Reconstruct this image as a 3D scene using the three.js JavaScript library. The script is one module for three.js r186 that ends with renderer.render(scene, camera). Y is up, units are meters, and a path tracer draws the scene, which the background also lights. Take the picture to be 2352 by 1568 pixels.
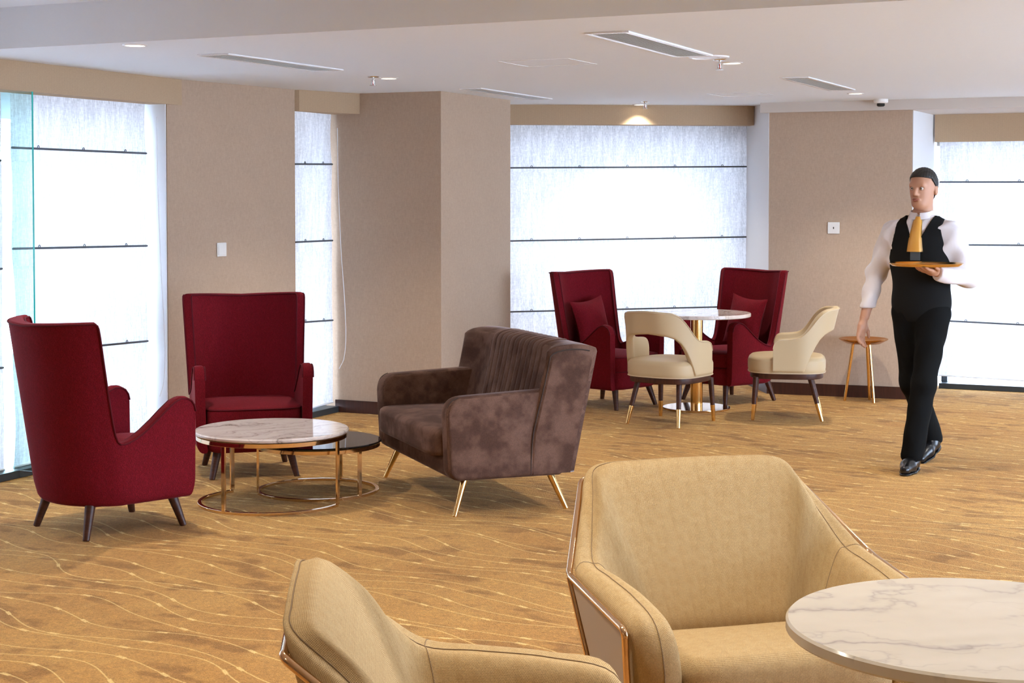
import * as THREE from 'three';
import { mergeGeometries, toCreasedNormals, mergeVertices } from 'three/addons/utils/BufferGeometryUtils.js';
import { RoundedBoxGeometry } from 'three/addons/geometries/RoundedBoxGeometry.js';

// ------------------------------------------------------------------ camera, sky, exposure
const scene = new THREE.Scene();
const FOCAL = 3740, TILT = Math.atan(0.0355);
const camera = new THREE.PerspectiveCamera(2 * Math.atan(784 / FOCAL) * 180 / Math.PI, 1.5, 0.05, 200);
camera.position.set(0, 1.6, 0);
camera.rotation.x = -TILT;
camera.setViewOffset(2352, 1568, 0, 201.2, 2352, 1568);
camera.updateProjectionMatrix();

scene.background = new THREE.Color().setRGB(0.80, 0.97, 1.26);   // bright overcast sky
scene.backgroundIntensity = 12;

const renderer = new THREE.WebGLRenderer();
renderer.toneMapping = THREE.LinearToneMapping;
renderer.toneMappingExposure = 1.14;
renderer.shadowMap.enabled = true;
const LAMP = 6.8, LAMP_COLOR = new THREE.Color().setRGB(1.0, 0.93, 0.80);

// ------------------------------------------------------------------ helpers
const V = (x, y, z) => new THREE.Vector3(x, y, z);
let seed = 7;
const rnd = () => { seed = (seed + 0x6d2b79f5) | 0; let t = Math.imul(seed ^ (seed >>> 15), 1 | seed); t = (t + Math.imul(t ^ (t >>> 7), 61 | t)) ^ t; return ((t ^ (t >>> 14)) >>> 0) / 4294967296; };
const rr = (a, b) => a + (b - a) * rnd();
const clamp = (x, a = 0, b = 1) => Math.min(b, Math.max(a, x));
const sstep = (a, b, x) => { const t = clamp((x - a) / (b - a)); return t * t * (3 - 2 * t); };
const lerp = (a, b, t) => a + (b - a) * t;
const taken = new Map();
function numbered(name) { const n = taken.get(name) || 0; taken.set(name, n + 1); return n ? name + '_' + String(n).padStart(3, '0') : name; }
function shade(o) { o.traverse((m) => { if (m.isMesh) { m.castShadow = true; m.receiveShadow = true; } }); return o; }
function part(name, geo, mat, parent) { const m = new THREE.Mesh(geo, mat); m.name = name; m.castShadow = m.receiveShadow = true; parent.add(m); return m; }
function thing(name, label, category, pos = [0, 0, 0], turn = 0, group) {
  const o = new THREE.Group(); o.name = numbered(name); o.position.set(...pos); o.rotation.y = turn;
  o.userData = { label, category }; if (group) o.userData.group = group; scene.add(o); return o;
}
function single(name, geo, mat, label, category, group) {
  const m = part(numbered(name), geo, mat, scene); m.userData = { label, category }; if (group) m.userData.group = group; return m;
}
function copy(root, label, pos, turn) {
  const c = root.clone(); c.name = numbered(root.name.replace(/_\d{3}$/, '')); c.userData = { ...root.userData, label };
  if (pos) c.position.set(...pos); if (turn !== undefined) c.rotation.set(0, turn, 0); scene.add(c); return c;
}
function struct(name, geo, mat, label) { const m = part(name, geo, mat, scene); m.userData = { kind: 'structure', label, category: name.split('_')[0] }; return m; }

// plan polygon [[x,z],...] raised from y0 to y1
function prism(poly, y0, y1) {
  const s = new THREE.Shape(poly.map(([x, z]) => new THREE.Vector2(x, -z)));
  const g = new THREE.ExtrudeGeometry(s, { depth: y1 - y0, bevelEnabled: false });
  g.rotateX(-Math.PI / 2); g.translate(0, y0, 0); return metreUV(g);
}
// uv in metres from the dominant direction of each face
function metreUV(g, k = 1) {
  if (g.index) g = g.toNonIndexed();
  const p = g.attributes.position, n = g.attributes.normal, uv = new Float32Array(p.count * 2);
  for (let i = 0; i < p.count; i += 3) {
    let nx = 0, ny = 0, nz = 0;
    for (let j = 0; j < 3; j++) { nx += n.getX(i + j); ny += n.getY(i + j); nz += n.getZ(i + j); }
    const h = Math.hypot(nx, nz) || 1, flat = Math.abs(ny) > h * 1.2;
    for (let j = 0; j < 3; j++) {
      const x = p.getX(i + j), y = p.getY(i + j), z = p.getZ(i + j), m = (i + j) * 2;
      if (flat) { uv[m] = x * k; uv[m + 1] = z * k; } else { const ax = Math.abs(nx) > Math.abs(nz); uv[m] = (ax ? z : x) * k * (Math.hypot(nx, nz) / Math.max(Math.abs(nx), Math.abs(nz), 1e-6)); uv[m + 1] = y * k; }
    }
  }
  g.setAttribute('uv', new THREE.BufferAttribute(uv, 2)); return g;
}
// rings of equal length (each closed) joined into a skin
function loft(rings, cap0 = true, cap1 = true, ulen = null) {
  const n = rings[0].length, pos = [], uv = [], idx = [];
  let acc = 0;
  rings.forEach((r, i) => {
    if (i) acc += r[0].distanceTo(rings[i - 1][0]);
    let w = 0;
    for (let j = 0; j <= n; j++) {
      const q = r[j % n]; if (j) w += q.distanceTo(r[(j - 1) % n]);
      pos.push(q.x, q.y, q.z); uv.push(ulen ? ulen[i] : acc, w);
    }
  });
  const m = n + 1;
  for (let i = 0; i < rings.length - 1; i++) for (let j = 0; j < n; j++) { const a = i * m + j, b = a + 1, c = a + m, d = c + 1; idx.push(a, c, b, b, c, d); }
  const cap = (r, flip) => {
    const c = r.reduce((s, q) => s.add(q), V(0, 0, 0)).divideScalar(n), o = pos.length / 3;
    pos.push(c.x, c.y, c.z); uv.push(c.x, c.y);
    for (let j = 0; j <= n; j++) { const q = r[j % n]; pos.push(q.x, q.y, q.z); uv.push(q.x + q.z, q.y); }
    for (let j = 0; j < n; j++) flip ? idx.push(o, o + 1 + j, o + 2 + j) : idx.push(o, o + 2 + j, o + 1 + j);
  };
  if (cap0) cap(rings[0], false); if (cap1) cap(rings[rings.length - 1], true);
  const g = new THREE.BufferGeometry();
  g.setAttribute('position', new THREE.Float32BufferAttribute(pos, 3)); g.setAttribute('uv', new THREE.Float32BufferAttribute(uv, 2)); g.setIndex(idx);
  g.computeVertexNormals(); seamNormals(g, rings.length, m); return outward(g);
}
function seamNormals(g, rows, m) {      // the first and last column of each ring are one place
  const n = g.attributes.normal, a = V(), b = V();
  for (let i = 0; i < rows; i++) { a.fromBufferAttribute(n, i * m); b.fromBufferAttribute(n, i * m + m - 1); a.add(b).normalize(); n.setXYZ(i * m, a.x, a.y, a.z); n.setXYZ(i * m + m - 1, a.x, a.y, a.z); }
}
function outward(g) {                   // turns a closed skin so that it faces out
  const p = g.attributes.position, ix = g.index.array; let vol = 0; const a = V(), b = V(), c = V();
  for (let i = 0; i < ix.length; i += 3) { a.fromBufferAttribute(p, ix[i]); b.fromBufferAttribute(p, ix[i + 1]); c.fromBufferAttribute(p, ix[i + 2]); vol += a.dot(b.cross(c)); }
  if (vol < 0) { for (let i = 0; i < ix.length; i += 3) { const t = ix[i]; ix[i] = ix[i + 1]; ix[i + 1] = t; } const n = g.attributes.normal; for (let i = 0; i < n.count * 3; i++) n.array[i] *= -1; }
  return g;
}
function sheet(nu, nv, fn) {            // open surface with uv given by fn -> [Vector3, u, v]
  const pos = [], uv = [], idx = [];
  for (let i = 0; i <= nu; i++) for (let j = 0; j <= nv; j++) { const [q, a, b] = fn(i / nu, j / nv); pos.push(q.x, q.y, q.z); uv.push(a, b); }
  for (let i = 0; i < nu; i++) for (let j = 0; j < nv; j++) { const a = i * (nv + 1) + j, b = a + 1, c = a + nv + 1, d = c + 1; idx.push(a, c, b, b, c, d); }
  const g = new THREE.BufferGeometry();
  g.setAttribute('position', new THREE.Float32BufferAttribute(pos, 3)); g.setAttribute('uv', new THREE.Float32BufferAttribute(uv, 2)); g.setIndex(idx); g.computeVertexNormals(); return g;
}
// tapered round bar between two points, with softened ends
function bar(p0, p1, r0, r1, n = 16, soft = 0.003) {
  const d = p1.clone().sub(p0), L = d.length(); d.normalize();
  const a = Math.abs(d.y) > 0.9 ? V(1, 0, 0) : V(0, 1, 0), e = a.clone().cross(d).normalize(), f = d.clone().cross(e);
  const ring = (t, r) => Array.from({ length: n }, (_, i) => { const w = i / n * 2 * Math.PI; return p0.clone().addScaledVector(d, t).addScaledVector(e, r * Math.cos(w)).addScaledVector(f, r * Math.sin(w)); });
  return loft([ring(0, r0 - soft), ring(soft, r0), ring(L - soft, r1), ring(L, r1 - soft)]);
}
// path with rounded corners
function bent(points, radius, steps = 6) {
  const out = [points[0].clone()];
  for (let i = 1; i < points.length - 1; i++) {
    const p = points[i], a = points[i - 1].clone().sub(p), b = points[i + 1].clone().sub(p), r = Math.min(radius, a.length() * 0.45, b.length() * 0.45);
    const A = p.clone().addScaledVector(a.normalize(), r), B = p.clone().addScaledVector(b.normalize(), r);
    for (let k = 0; k <= steps; k++) { const t = k / steps; out.push(A.clone().multiplyScalar((1 - t) ** 2).addScaledVector(p, 2 * t * (1 - t)).addScaledVector(B, t * t)); }
  }
  out.push(points[points.length - 1].clone()); return out;
}
function pipe(points, r, n = 10, closed = false, squareSec = false) {   // tube through the very points given
  const rings = [], N = points.length; let e = null;
  for (let i = 0; i < N; i++) {
    const t = points[closed ? (i + 1) % N : Math.min(i + 1, N - 1)].clone().sub(points[closed ? (i - 1 + N) % N : Math.max(i - 1, 0)]).normalize();
    if (!e) e = (Math.abs(t.y) > 0.9 ? V(1, 0, 0) : V(0, 1, 0)).cross(t).normalize(); else e = e.addScaledVector(t, -e.dot(t)).normalize();
    const f = t.clone().cross(e);
    rings.push(Array.from({ length: n }, (_, k) => { const w = k / n * 2 * Math.PI; return points[i].clone().addScaledVector(e, r * Math.cos(w)).addScaledVector(f, r * Math.sin(w)); }));
    e = e.clone();
  }
  if (closed) rings.push(rings[0].map((q) => q.clone()));
  return loft(rings, !closed, !closed);
}
function lathe(profile, n = 64) { return new THREE.LatheGeometry(profile.map(([r, y]) => new THREE.Vector2(r, y)), n); }
function disc(R, y0, y1, ch = 0.004, n = 96) { return toCreasedNormals(lathe([[0, y0], [R - ch, y0], [R, y0 + ch], [R, y1 - ch], [R - ch, y1], [0, y1]], n), 0.6); }
// stacked rings around a centre: plan(angle) gives the radius, profile = [[inset, y], ...] from bottom to top, then a crown
function pad(plan, profile, crown = 0, n = 72, cx = 0, cz = 0) {
  const rings = [], ring = (ins, y, k = 1) => Array.from({ length: n }, (_, i) => { const w = i / n * 2 * Math.PI, r = (plan(w) - ins) * k; return V(cx + r * Math.cos(w), y, cz + r * Math.sin(w)); });
  for (const [ins, y] of profile) rings.push(ring(ins, y));
  const [li, ly] = profile[profile.length - 1];
  for (const k of [0.94, 0.85, 0.7, 0.5, 0.3, 0.12]) rings.push(ring(li, ly + crown * (1 - k * k) ** 0.8, k));
  const g = loft(rings, true, true); const p = g.attributes.position, uv = g.attributes.uv;
  for (let i = 0; i < p.count; i++) uv.setXY(i, p.getX(i), p.getZ(i) + p.getY(i));
  return g;
}
const superell = (a, b, e) => (w) => 1 / Math.pow(Math.pow(Math.abs(Math.cos(w)) / a, e) + Math.pow(Math.abs(Math.sin(w)) / b, e), 1 / e);
function box(x0, x1, y0, y1, z0, z1, r = 0.003) { const g = new RoundedBoxGeometry(x1 - x0, y1 - y0, z1 - z0, 2, r); g.translate((x0 + x1) / 2, (y0 + y1) / 2, (z0 + z1) / 2); return g; }
function merged(list) { return mergeGeometries(list.map((g) => { const q = g.index ? g.toNonIndexed() : g; for (const k of Object.keys(q.attributes)) if (!['position', 'normal', 'uv'].includes(k)) q.deleteAttribute(k); return q; })); }

// ------------------------------------------------------------------ textures
function vnoise(period) {               // periodic value noise
  const t = new Float32Array(period * period); for (let i = 0; i < t.length; i++) t[i] = rnd();
  return (x, y) => {
    const xi = Math.floor(x), yi = Math.floor(y), fx = x - xi, fy = y - yi, sx = fx * fx * (3 - 2 * fx), sy = fy * fy * (3 - 2 * fy);
    const a = ((xi % period) + period) % period, b = (a + 1) % period, c = ((yi % period) + period) % period, d = (c + 1) % period;
    return lerp(lerp(t[c * period + a], t[c * period + b], sx), lerp(t[d * period + a], t[d * period + b], sx), sy);
  };
}
function texture(N, fn, srgb = true, repeat = 1, repeatY = repeat) {   // fn(x, y in 0..1) -> [r, g, b] in 0..255
  const d = new Uint8Array(N * N * 4);
  for (let j = 0; j < N; j++) for (let i = 0; i < N; i++) { const c = fn((i + 0.5) / N, (j + 0.5) / N, i, j), k = (j * N + i) * 4; d[k] = clamp(c[0], 0, 255); d[k + 1] = clamp(c[1], 0, 255); d[k + 2] = clamp(c[2], 0, 255); d[k + 3] = 255; }
  const t = new THREE.DataTexture(d, N, N, THREE.RGBAFormat); t.wrapS = t.wrapT = THREE.RepeatWrapping; t.magFilter = THREE.LinearFilter; t.minFilter = THREE.LinearMipmapLinearFilter; t.generateMipmaps = true;
  if (srgb) t.colorSpace = THREE.SRGBColorSpace; t.repeat.set(repeat, repeatY); t.needsUpdate = true; return t;
}
const mixc = (a, b, t) => [lerp(a[0], b[0], t), lerp(a[1], b[1], t), lerp(a[2], b[2], t)];
const grey = (v) => [v, v, v];

// carpet: wavy pale lines with small woven dashes on mottled ochre pile
const CARPET_TILE = 4.6, CN = 2048;
const carpetMap = (() => {
  const line = new Float32Array(CN * CN), put = (i, j, v) => { const k = ((j % CN + CN) % CN) * CN + ((i % CN + CN) % CN); if (v > line[k]) line[k] = v; };
  const lines = 38;
  for (let l = 0; l < lines; l++) {
    const y0 = (l + rr(-0.3, 0.3)) / lines * CN, ph = l * 0.42 + rr(-0.7, 0.7), A = rr(0.05, 0.08) / CARPET_TILE * CN, B = rr(0.008, 0.022) / CARPET_TILE * CN, ph2 = rr(0, 6.28), ph3 = rr(0, 6.28);
    const f = (i) => { const t = i / CN * 2 * Math.PI; return y0 + A * Math.sin(4 * t + ph) + B * Math.sin(7 * t + ph2) + B * 0.8 * Math.sin(2 * t + ph3); };
    const dash = []; for (let x = rr(0, 120); x < CN - 60; x += rr(100, 230)) dash.push(x);
    let di = 0;
    for (let i = 0; i < CN; i++) {
      const y = f(i), sl = (f(i + 1) - f(i - 1)) / 2, h = 1.3 * Math.sqrt(1 + sl * sl);
      while (di < dash.length && i > dash[di] + 21) di++;
      const inDash = di < dash.length && i >= dash[di] && i <= dash[di] + 21, hh = inDash ? 3.9 : h;
      const shift = inDash ? (i - dash[di] - 10) * 0.09 : 0;
      for (let j = Math.floor(y - hh - 2); j <= y + hh + 2; j++) put(i, j, clamp(hh + 0.5 - Math.abs(j - y - shift)) * (inDash ? 1.0 : 0.9));
    }
  }
  const n1 = vnoise(24), n2 = vnoise(64), n3 = vnoise(512), n4 = vnoise(11), n5 = vnoise(150);
  return texture(CN, (x, y, i, j) => {
    const b = n1(x * 24, y * 48) * 0.6 + n2(x * 64, y * 128) * 0.4, big = n4(x * 11, y * 11), fine = n3(x * 1024, y * 1024) - 0.5, mid = n5(x * 300, y * 300) - 0.5;
    let c = mixc([193, 147, 82], [177, 129, 68], big);
    const dark = sstep(0.56, 0.78, b); c = mixc(c, [132, 92, 48], dark * 0.55);
    const lite = sstep(0.6, 0.85, n2(y * 64 + 9, x * 64)) * 0.22; c = mixc(c, [206, 163, 94], lite);
    const g = 1 + fine * 0.20 + mid * 0.10; c = [c[0] * g, c[1] * g, c[2] * g];
    return mixc(c, [246, 218, 150], line[j * CN + i] * (0.75 + 0.3 * fine));
  });
})();
const carpetBump = (() => { const n = vnoise(256), m = vnoise(120); return texture(512, (x, y) => grey(255 * (0.65 * n(x * 256, y * 256) + 0.35 * m(x * 120, y * 120))), false, 9); })();

// plain weave seen from close up
const weave = (cells, light, dark, warm, spread = 0.12) => {
  const n = vnoise(64), m = vnoise(8);
  const pick = (x, y) => { const u = x * cells, v = y * cells, row = Math.floor(v), uu = u + (row & 1 ? 0.5 : 0), a = uu - Math.floor(uu) - 0.5, b = v - row - 0.5; return clamp(1 - 0.95 * Math.exp(-(a * a / 0.055 + b * b / 0.10))); };
  return [texture(512, (x, y) => { const t = pick(x, y), g = 1 + (n(x * 64, y * 64) - 0.5) * spread; const c = mixc(dark, mixc(light, warm, m(x * 8, y * 8)), Math.pow(t, 0.7)); return [c[0] * g, c[1] * g, c[2] * g]; }), texture(512, (x, y) => grey(255 * pick(x, y)), false)];
};
const [weaveMap, weaveBump] = weave(36, [202, 175, 131], [130, 97, 61], [194, 165, 120]);
for (const t of [weaveMap, weaveBump]) t.repeat.set(1 / 0.128, 1 / 0.128);
const melange = (a, b, c, sx, sy) => { const n = vnoise(256), m = vnoise(64), o = vnoise(16); return texture(512, (x, y) => { const s = n(x * sx, y * sy) * 0.62 + m(x * 64, y * 20) * 0.10 + n(x * 256, y * 256) * 0.33; let q = mixc(a, b, sstep(0.3, 0.8, s)); return mixc(q, c, sstep(0.62, 0.95, o(x * 16, y * 8)) * 0.35); }); };
const redMap = melange([92, 10, 20], [125, 20, 33], [108, 11, 21], 256, 60); redMap.repeat.set(1 / 0.22, 1 / 0.22);
const redBump = (() => { const n = vnoise(256); return texture(512, (x, y) => grey(255 * (0.5 * n(x * 256, y * 90) + 0.5 * n(x * 90 + 3, y * 256))), false, 1 / 0.22); })();
const velvetMap = (() => { const n = vnoise(9), m = vnoise(23), f = vnoise(256), k = vnoise(60); return texture(1024, (x, y) => { const b = n(x * 9, y * 9) * 0.5 + m(x * 23, y * 23) * 0.35 + k(x * 60, y * 60) * 0.15; const c = mixc([81, 57, 47], [113, 85, 72], sstep(0.25, 0.75, b)), g = 1 + (f(x * 256, y * 256) - 0.5) * 0.12; return [c[0] * g, c[1] * g, c[2] * g]; }, true, 1 / 0.9); })();
const marble = (base, veinColor, ang, dens, tile, cloud) => {     // thin streaks running one way, broken up by noise
  const n = vnoise(5), n2 = vnoise(13), n3 = vnoise(40), n4 = vnoise(110), n5 = vnoise(7), n6 = vnoise(31);
  const ca = Math.cos(ang), sa = Math.sin(ang);
  const t = texture(1024, (x, y) => {
    const p = x * ca + y * sa, q = -x * sa + y * ca;
    const w = (n(x * 5, y * 5) - 0.5) * 0.16 + (n2(x * 13, y * 13) - 0.5) * 0.075 + (n3(x * 40, y * 40) - 0.5) * 0.026 + (n4(x * 110, y * 110) - 0.5) * 0.010;
    let v = 0;
    for (const [f, wt, pw, o] of [[dens, 0.75, 16, 0.1], [dens * 2.3, 0.42, 11, 0.37], [dens * 4.9, 0.22, 7, 0.7]]) { const s = (p + w * (1 + o)) * f + o, d = Math.abs(s - Math.floor(s) - 0.5) * 2, pres = sstep(0.48, 0.78, n5(q * 3.5 + Math.floor(s) * 2.3, p * 5 + o * 7)); v += Math.pow(1 - d, pw) * wt * pres + Math.pow(1 - d, 2.5) * 0.10 * pres; }
    const c = mixc(base, cloud, n2(p * 26 + 3, q * 7) * 0.7 + n6(x * 31, y * 31) * 0.3); return mixc(c, veinColor, clamp(v));
  }, true, 1 / tile); t.offset.set(0.5, 0.5); return t;
};
const marblePink = marble([234, 222, 214], [128, 114, 108], 0.9, 3.2, 0.92, [222, 208, 200]);
const marbleCool = marble([208, 198, 183], [150, 142, 138], 1.35, 3.6, 1.1, [199, 188, 172]);
const paperMap = (() => { const n = vnoise(256), m = vnoise(128), b = vnoise(6); return texture(512, (x, y) => { const v = 1 + (n(x * 256, y * 30) - 0.5) * 0.06 + (m(x * 40, y * 128) - 0.5) * 0.03 + (b(x * 6, y * 6) - 0.5) * 0.012; return [184 * v, 160 * v, 138 * v]; }, true, 1 / 0.5); })();
const pelmetMap = (() => { const n = vnoise(256); return texture(512, (x, y) => { const rib = 0.5 + 0.5 * Math.cos(x * 64 * 2 * Math.PI), v = 0.97 + rib * 0.05 + (n(x * 256, y * 256) - 0.5) * 0.07; return [186 * v, 160 * v, 130 * v]; }, true, 1 / 0.5); })();
const linenMap = (() => { const n = vnoise(256), m = vnoise(64), o = vnoise(24); return texture(512, (x, y) => { const v = 1 + (n(x * 256, y * 40) - 0.5) * 0.16 + (n(x * 30 + 5, y * 256) - 0.5) * 0.08 + (m(x * 64, y * 6) - 0.5) * 0.08 + (o(x * 24, y * 3) - 0.5) * 0.05; return [230 * v, 231 * v, 236 * v]; }, true, 1 / 0.6); })();
const walnutMap = (() => { const n = vnoise(128), m = vnoise(16); return texture(256, (x, y) => { const v = n(x * 90, y * 5) * 0.6 + m(x * 16, y * 3) * 0.4; return mixc([52, 27, 18], [86, 48, 32], v); }, true, 3); })();
const plasterBump = (() => { const n = vnoise(128), m = vnoise(20); return texture(256, (x, y) => grey(255 * (0.4 * n(x * 128, y * 128) + 0.6 * m(x * 20, y * 20))), false, 1); })();

// ------------------------------------------------------------------ materials
const std = (o) => new THREE.MeshStandardMaterial(o), phy = (o) => new THREE.MeshPhysicalMaterial(o), lin = (r, g, b) => new THREE.Color().setRGB(r, g, b);
const M = {
  carpet: std({ map: carpetMap, bumpMap: carpetBump, bumpScale: 0.004, roughness: 1 }),
  paper: std({ map: paperMap, roughness: 0.92 }),
  pelmet: std({ map: pelmetMap, roughness: 0.95 }),
  ceiling: std({ color: lin(0.84, 0.89, 0.94), roughness: 0.93, bumpMap: plasterBump, bumpScale: 0.0006 }),
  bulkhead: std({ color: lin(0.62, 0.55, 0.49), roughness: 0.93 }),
  white: phy({ color: lin(0.88, 0.89, 0.90), roughness: 0.22 }),
  jamb: std({ color: lin(0.78, 0.78, 0.79), roughness: 0.7 }),
  plastic: std({ color: lin(0.80, 0.78, 0.75), roughness: 0.35 }),
  base: std({ map: walnutMap, color: lin(0.75, 0.62, 0.6), roughness: 0.45 }),
  frame: std({ color: lin(0.05, 0.06, 0.065), roughness: 0.4, metalness: 0.5 }),
  linen: phy({ map: linenMap, roughness: 1, transmission: 0.14, thickness: 0, side: THREE.DoubleSide, specularIntensity: 0.2 }),
  batten: std({ color: lin(0.10, 0.11, 0.13), roughness: 0.8 }),
  cord: std({ color: lin(0.85, 0.86, 0.88), roughness: 0.7 }),
  pane: phy({ color: lin(0.97, 0.99, 0.98), roughness: 0.0, transmission: 1, thickness: 0, ior: 1.45 }),
  fin: phy({ color: lin(0.86, 0.96, 0.94), roughness: 0.0, transmission: 1, thickness: 0.012, ior: 1.45, attenuationColor: lin(0.25, 0.80, 0.72), attenuationDistance: 0.10 }),
  finEdge: phy({ color: lin(0.03, 0.45, 0.40), roughness: 0.15 }),
  red: phy({ map: redMap, bumpMap: redBump, bumpScale: 0.0003, roughness: 0.9, sheen: 0.35, sheenColor: lin(0.75, 0.28, 0.32), sheenRoughness: 0.5, specularIntensity: 0.3 }),
  redPipe: phy({ color: lin(0.10, 0.006, 0.012), roughness: 0.8, specularIntensity: 0.3 }),
  velvet: phy({ map: velvetMap, roughness: 0.85, sheen: 0.9, sheenColor: lin(0.66, 0.54, 0.52), sheenRoughness: 0.35, specularIntensity: 0.3 }),
  velvetPipe: phy({ color: lin(0.045, 0.028, 0.022), roughness: 0.85 }),
  leather: phy({ color: lin(0.58, 0.43, 0.25), roughness: 0.48, specularIntensity: 0.7 }),
  leatherPipe: phy({ color: lin(0.66, 0.51, 0.33), roughness: 0.5 }),
  weave: phy({ map: weaveMap, bumpMap: weaveBump, bumpScale: 0.0010, roughness: 0.95, specularIntensity: 0.25 }),
  felt: std({ color: lin(0.50, 0.41, 0.31), roughness: 0.95 }),
  seam: std({ color: lin(0.28, 0.19, 0.11), roughness: 0.95 }),
  walnut: phy({ map: walnutMap, roughness: 0.42, specularIntensity: 0.6 }),
  brass: std({ color: lin(0.86, 0.56, 0.22), metalness: 1, roughness: 0.14 }),
  rosegold: std({ color: lin(0.80, 0.58, 0.36), metalness: 1, roughness: 0.10 }),
  rod: std({ color: lin(0.74, 0.50, 0.30), metalness: 1, roughness: 0.12 }),
  copper: std({ color: lin(0.62, 0.30, 0.10), metalness: 1, roughness: 0.18 }),
  marblePink: phy({ map: marblePink, roughness: 0.10, specularIntensity: 1.0 }),
  marbleCool: phy({ map: marbleCool, roughness: 0.16, specularIntensity: 0.9 }),
  blackGlass: phy({ color: lin(0.006, 0.006, 0.008), roughness: 0.04 }),
  lens: std({ color: lin(0.9, 0.88, 0.8), emissive: lin(1.0, 0.88, 0.66), emissiveIntensity: 5, roughness: 0.5 }),
  grille: std({ color: lin(0.60, 0.61, 0.59), roughness: 0.5, metalness: 0.3 }),
  dark: std({ color: lin(0.015, 0.016, 0.016), roughness: 0.8 }),
  chrome: std({ color: lin(0.75, 0.75, 0.75), metalness: 1, roughness: 0.2 }),
  ruby: phy({ color: lin(0.5, 0.02, 0.01), roughness: 0.1 }),
  skin: phy({ color: lin(0.50, 0.25, 0.15), roughness: 0.55 }),
  lip: phy({ color: lin(0.36, 0.11, 0.08), roughness: 0.5 }),
  sclera: phy({ color: lin(0.62, 0.58, 0.55), roughness: 0.3 }),
  eye: phy({ color: lin(0.03, 0.015, 0.01), roughness: 0.2 }),
  hair: std({ color: lin(0.012, 0.009, 0.008), roughness: 0.55 }),
  shirt: std({ color: lin(0.74, 0.68, 0.68), roughness: 0.85 }),
  vest: phy({ color: lin(0.010, 0.010, 0.010), roughness: 0.9, specularIntensity: 0.25 }),
  trousers: phy({ color: lin(0.006, 0.006, 0.006), roughness: 0.9, specularIntensity: 0.2 }),
  shoe: phy({ color: lin(0.008, 0.008, 0.009), roughness: 0.25 }),
  gold: std({ color: lin(0.70, 0.33, 0.05), roughness: 0.5 }),
  slate: std({ color: lin(0.06, 0.075, 0.09), roughness: 0.5 }),
  paving: std({ color: lin(0.72, 0.73, 0.74), roughness: 0.95 }),
  concrete: std({ color: lin(0.55, 0.55, 0.55), roughness: 0.95 }),
  leaf: phy({ color: lin(0.30, 0.46, 0.14), roughness: 0.7, transmission: 0.3, thickness: 0, side: THREE.DoubleSide }),
};

// ------------------------------------------------------------------ the room (u runs along the far wall, v into the distance)
const W = (u, v) => [u * 0.912 + v * 0.41, u * 0.41 - v * 0.912];
const CEIL = 2.35, HIGH = 2.56, SOFFIT = 2.27;
{
  const poly = [W(-6.48, -3.6), W(3, -3.6), W(3, 14.0), W(-6.48, 14.0)];
  const g = prism(poly, -0.12, 0), p = g.attributes.position, uv = g.attributes.uv;
  for (let i = 0; i < p.count; i++) { const x = p.getX(i), z = p.getZ(i); uv.setXY(i, (x * 0.82 + z * 0.57) / CARPET_TILE, (-x * 0.57 + z * 0.82) / CARPET_TILE); }
  struct('floor', g, M.carpet, 'ochre carpet woven with thin pale wavy lines and small dashes');
}
struct('ceiling', prism([W(-7.6, 6.62), W(5.4, 6.07), W(5.4, 15.4), W(-7.6, 15.4)], CEIL, 2.78), M.ceiling, 'lower white plaster ceiling with downlights and grilles');
struct('ceiling_001', prism([W(-7.6, -3.7), W(5.4, -3.7), W(5.4, 6.07), W(-7.6, 6.62)], HIGH, 2.78), M.ceiling, 'raised white plaster ceiling of the foreground');
struct('wall_left', prism([W(-6.33, -3.6), W(-6.33, 4.5), W(-6.55, 4.5), W(-6.55, -3.6)], 0, 2.7), M.paper, 'beige papered wall before the first window');
struct('wall_back', prism([W(-6.55, -3.6), W(-6.55, -3.8), W(3.2, -3.8), W(3.2, -3.6)], 0, 2.7), M.paper, 'beige papered wall behind the seating');
struct('wall_right', merged([prism([W(3, -3.6), W(3.2, -3.6), W(3.2, 4.6), W(3, 4.6)], 0, 2.7), prism([W(3, 11.8), W(3.2, 11.8), W(3.2, 14.0), W(3, 14.0)], 0, 2.7), prism([W(3, 4.6), W(3.2, 4.6), W(3.2, 11.8), W(3, 11.8)], 2.3, 2.7)]), M.paper, 'beige papered side wall with a wide unshaded window');
struct('wall_pier', prism([[-2.203, -10.414], [-1.535, -11.53], W(-6.5, 9.886), W(-6.5, 8.60)], 0, CEIL), M.paper, 'beige papered pier with a light switch, behind the red chair');
struct('wall_column', prism([[-1.305, -12.045], [-0.509, -11.683], [-0.013, -12.79], [-0.13, -13.95], W(-6.45, 12.9), W(-6.45, 10.45)], 0, CEIL), M.paper, 'grey beige papered column with two visible faces');
struct('wall_far', prism([[2.075, -13.16], [3.135, -12.77], [3.54, -13.6], [3.6, -14.0], [2.0, -14.1]], 0, CEIL), M.paper, 'brownish papered wall with a socket plate, behind the side table');
struct('trim_1', prism([W(-3.57, 12.82), W(3, 12.82), W(3, 14.1), W(-3.0, 14.1)], SOFFIT, CEIL + 0.02), M.bulkhead, 'shallow dropped white bulkhead along the far wall');
struct('trim_8', prism([[2.078, -13.165], [2.072, -13.158], [1.992, -13.93], [2.002, -13.93]], 0.096, CEIL), M.jamb, 'pale grey reveal right of the widest blind');
struct('trim_9', prism([[3.133, -12.772], [3.139, -12.766], [3.546, -13.61], [3.536, -13.61]], 0.097, SOFFIT), M.jamb, 'pale reveal beside the right blind');
struct('trim_2', prism([W(-6.285, 8.594), W(-6.285, 8.584), W(-6.47, 8.572), W(-6.47, 8.594)], 0, CEIL), M.jamb, 'white window jamb beside the beige pier');
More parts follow.
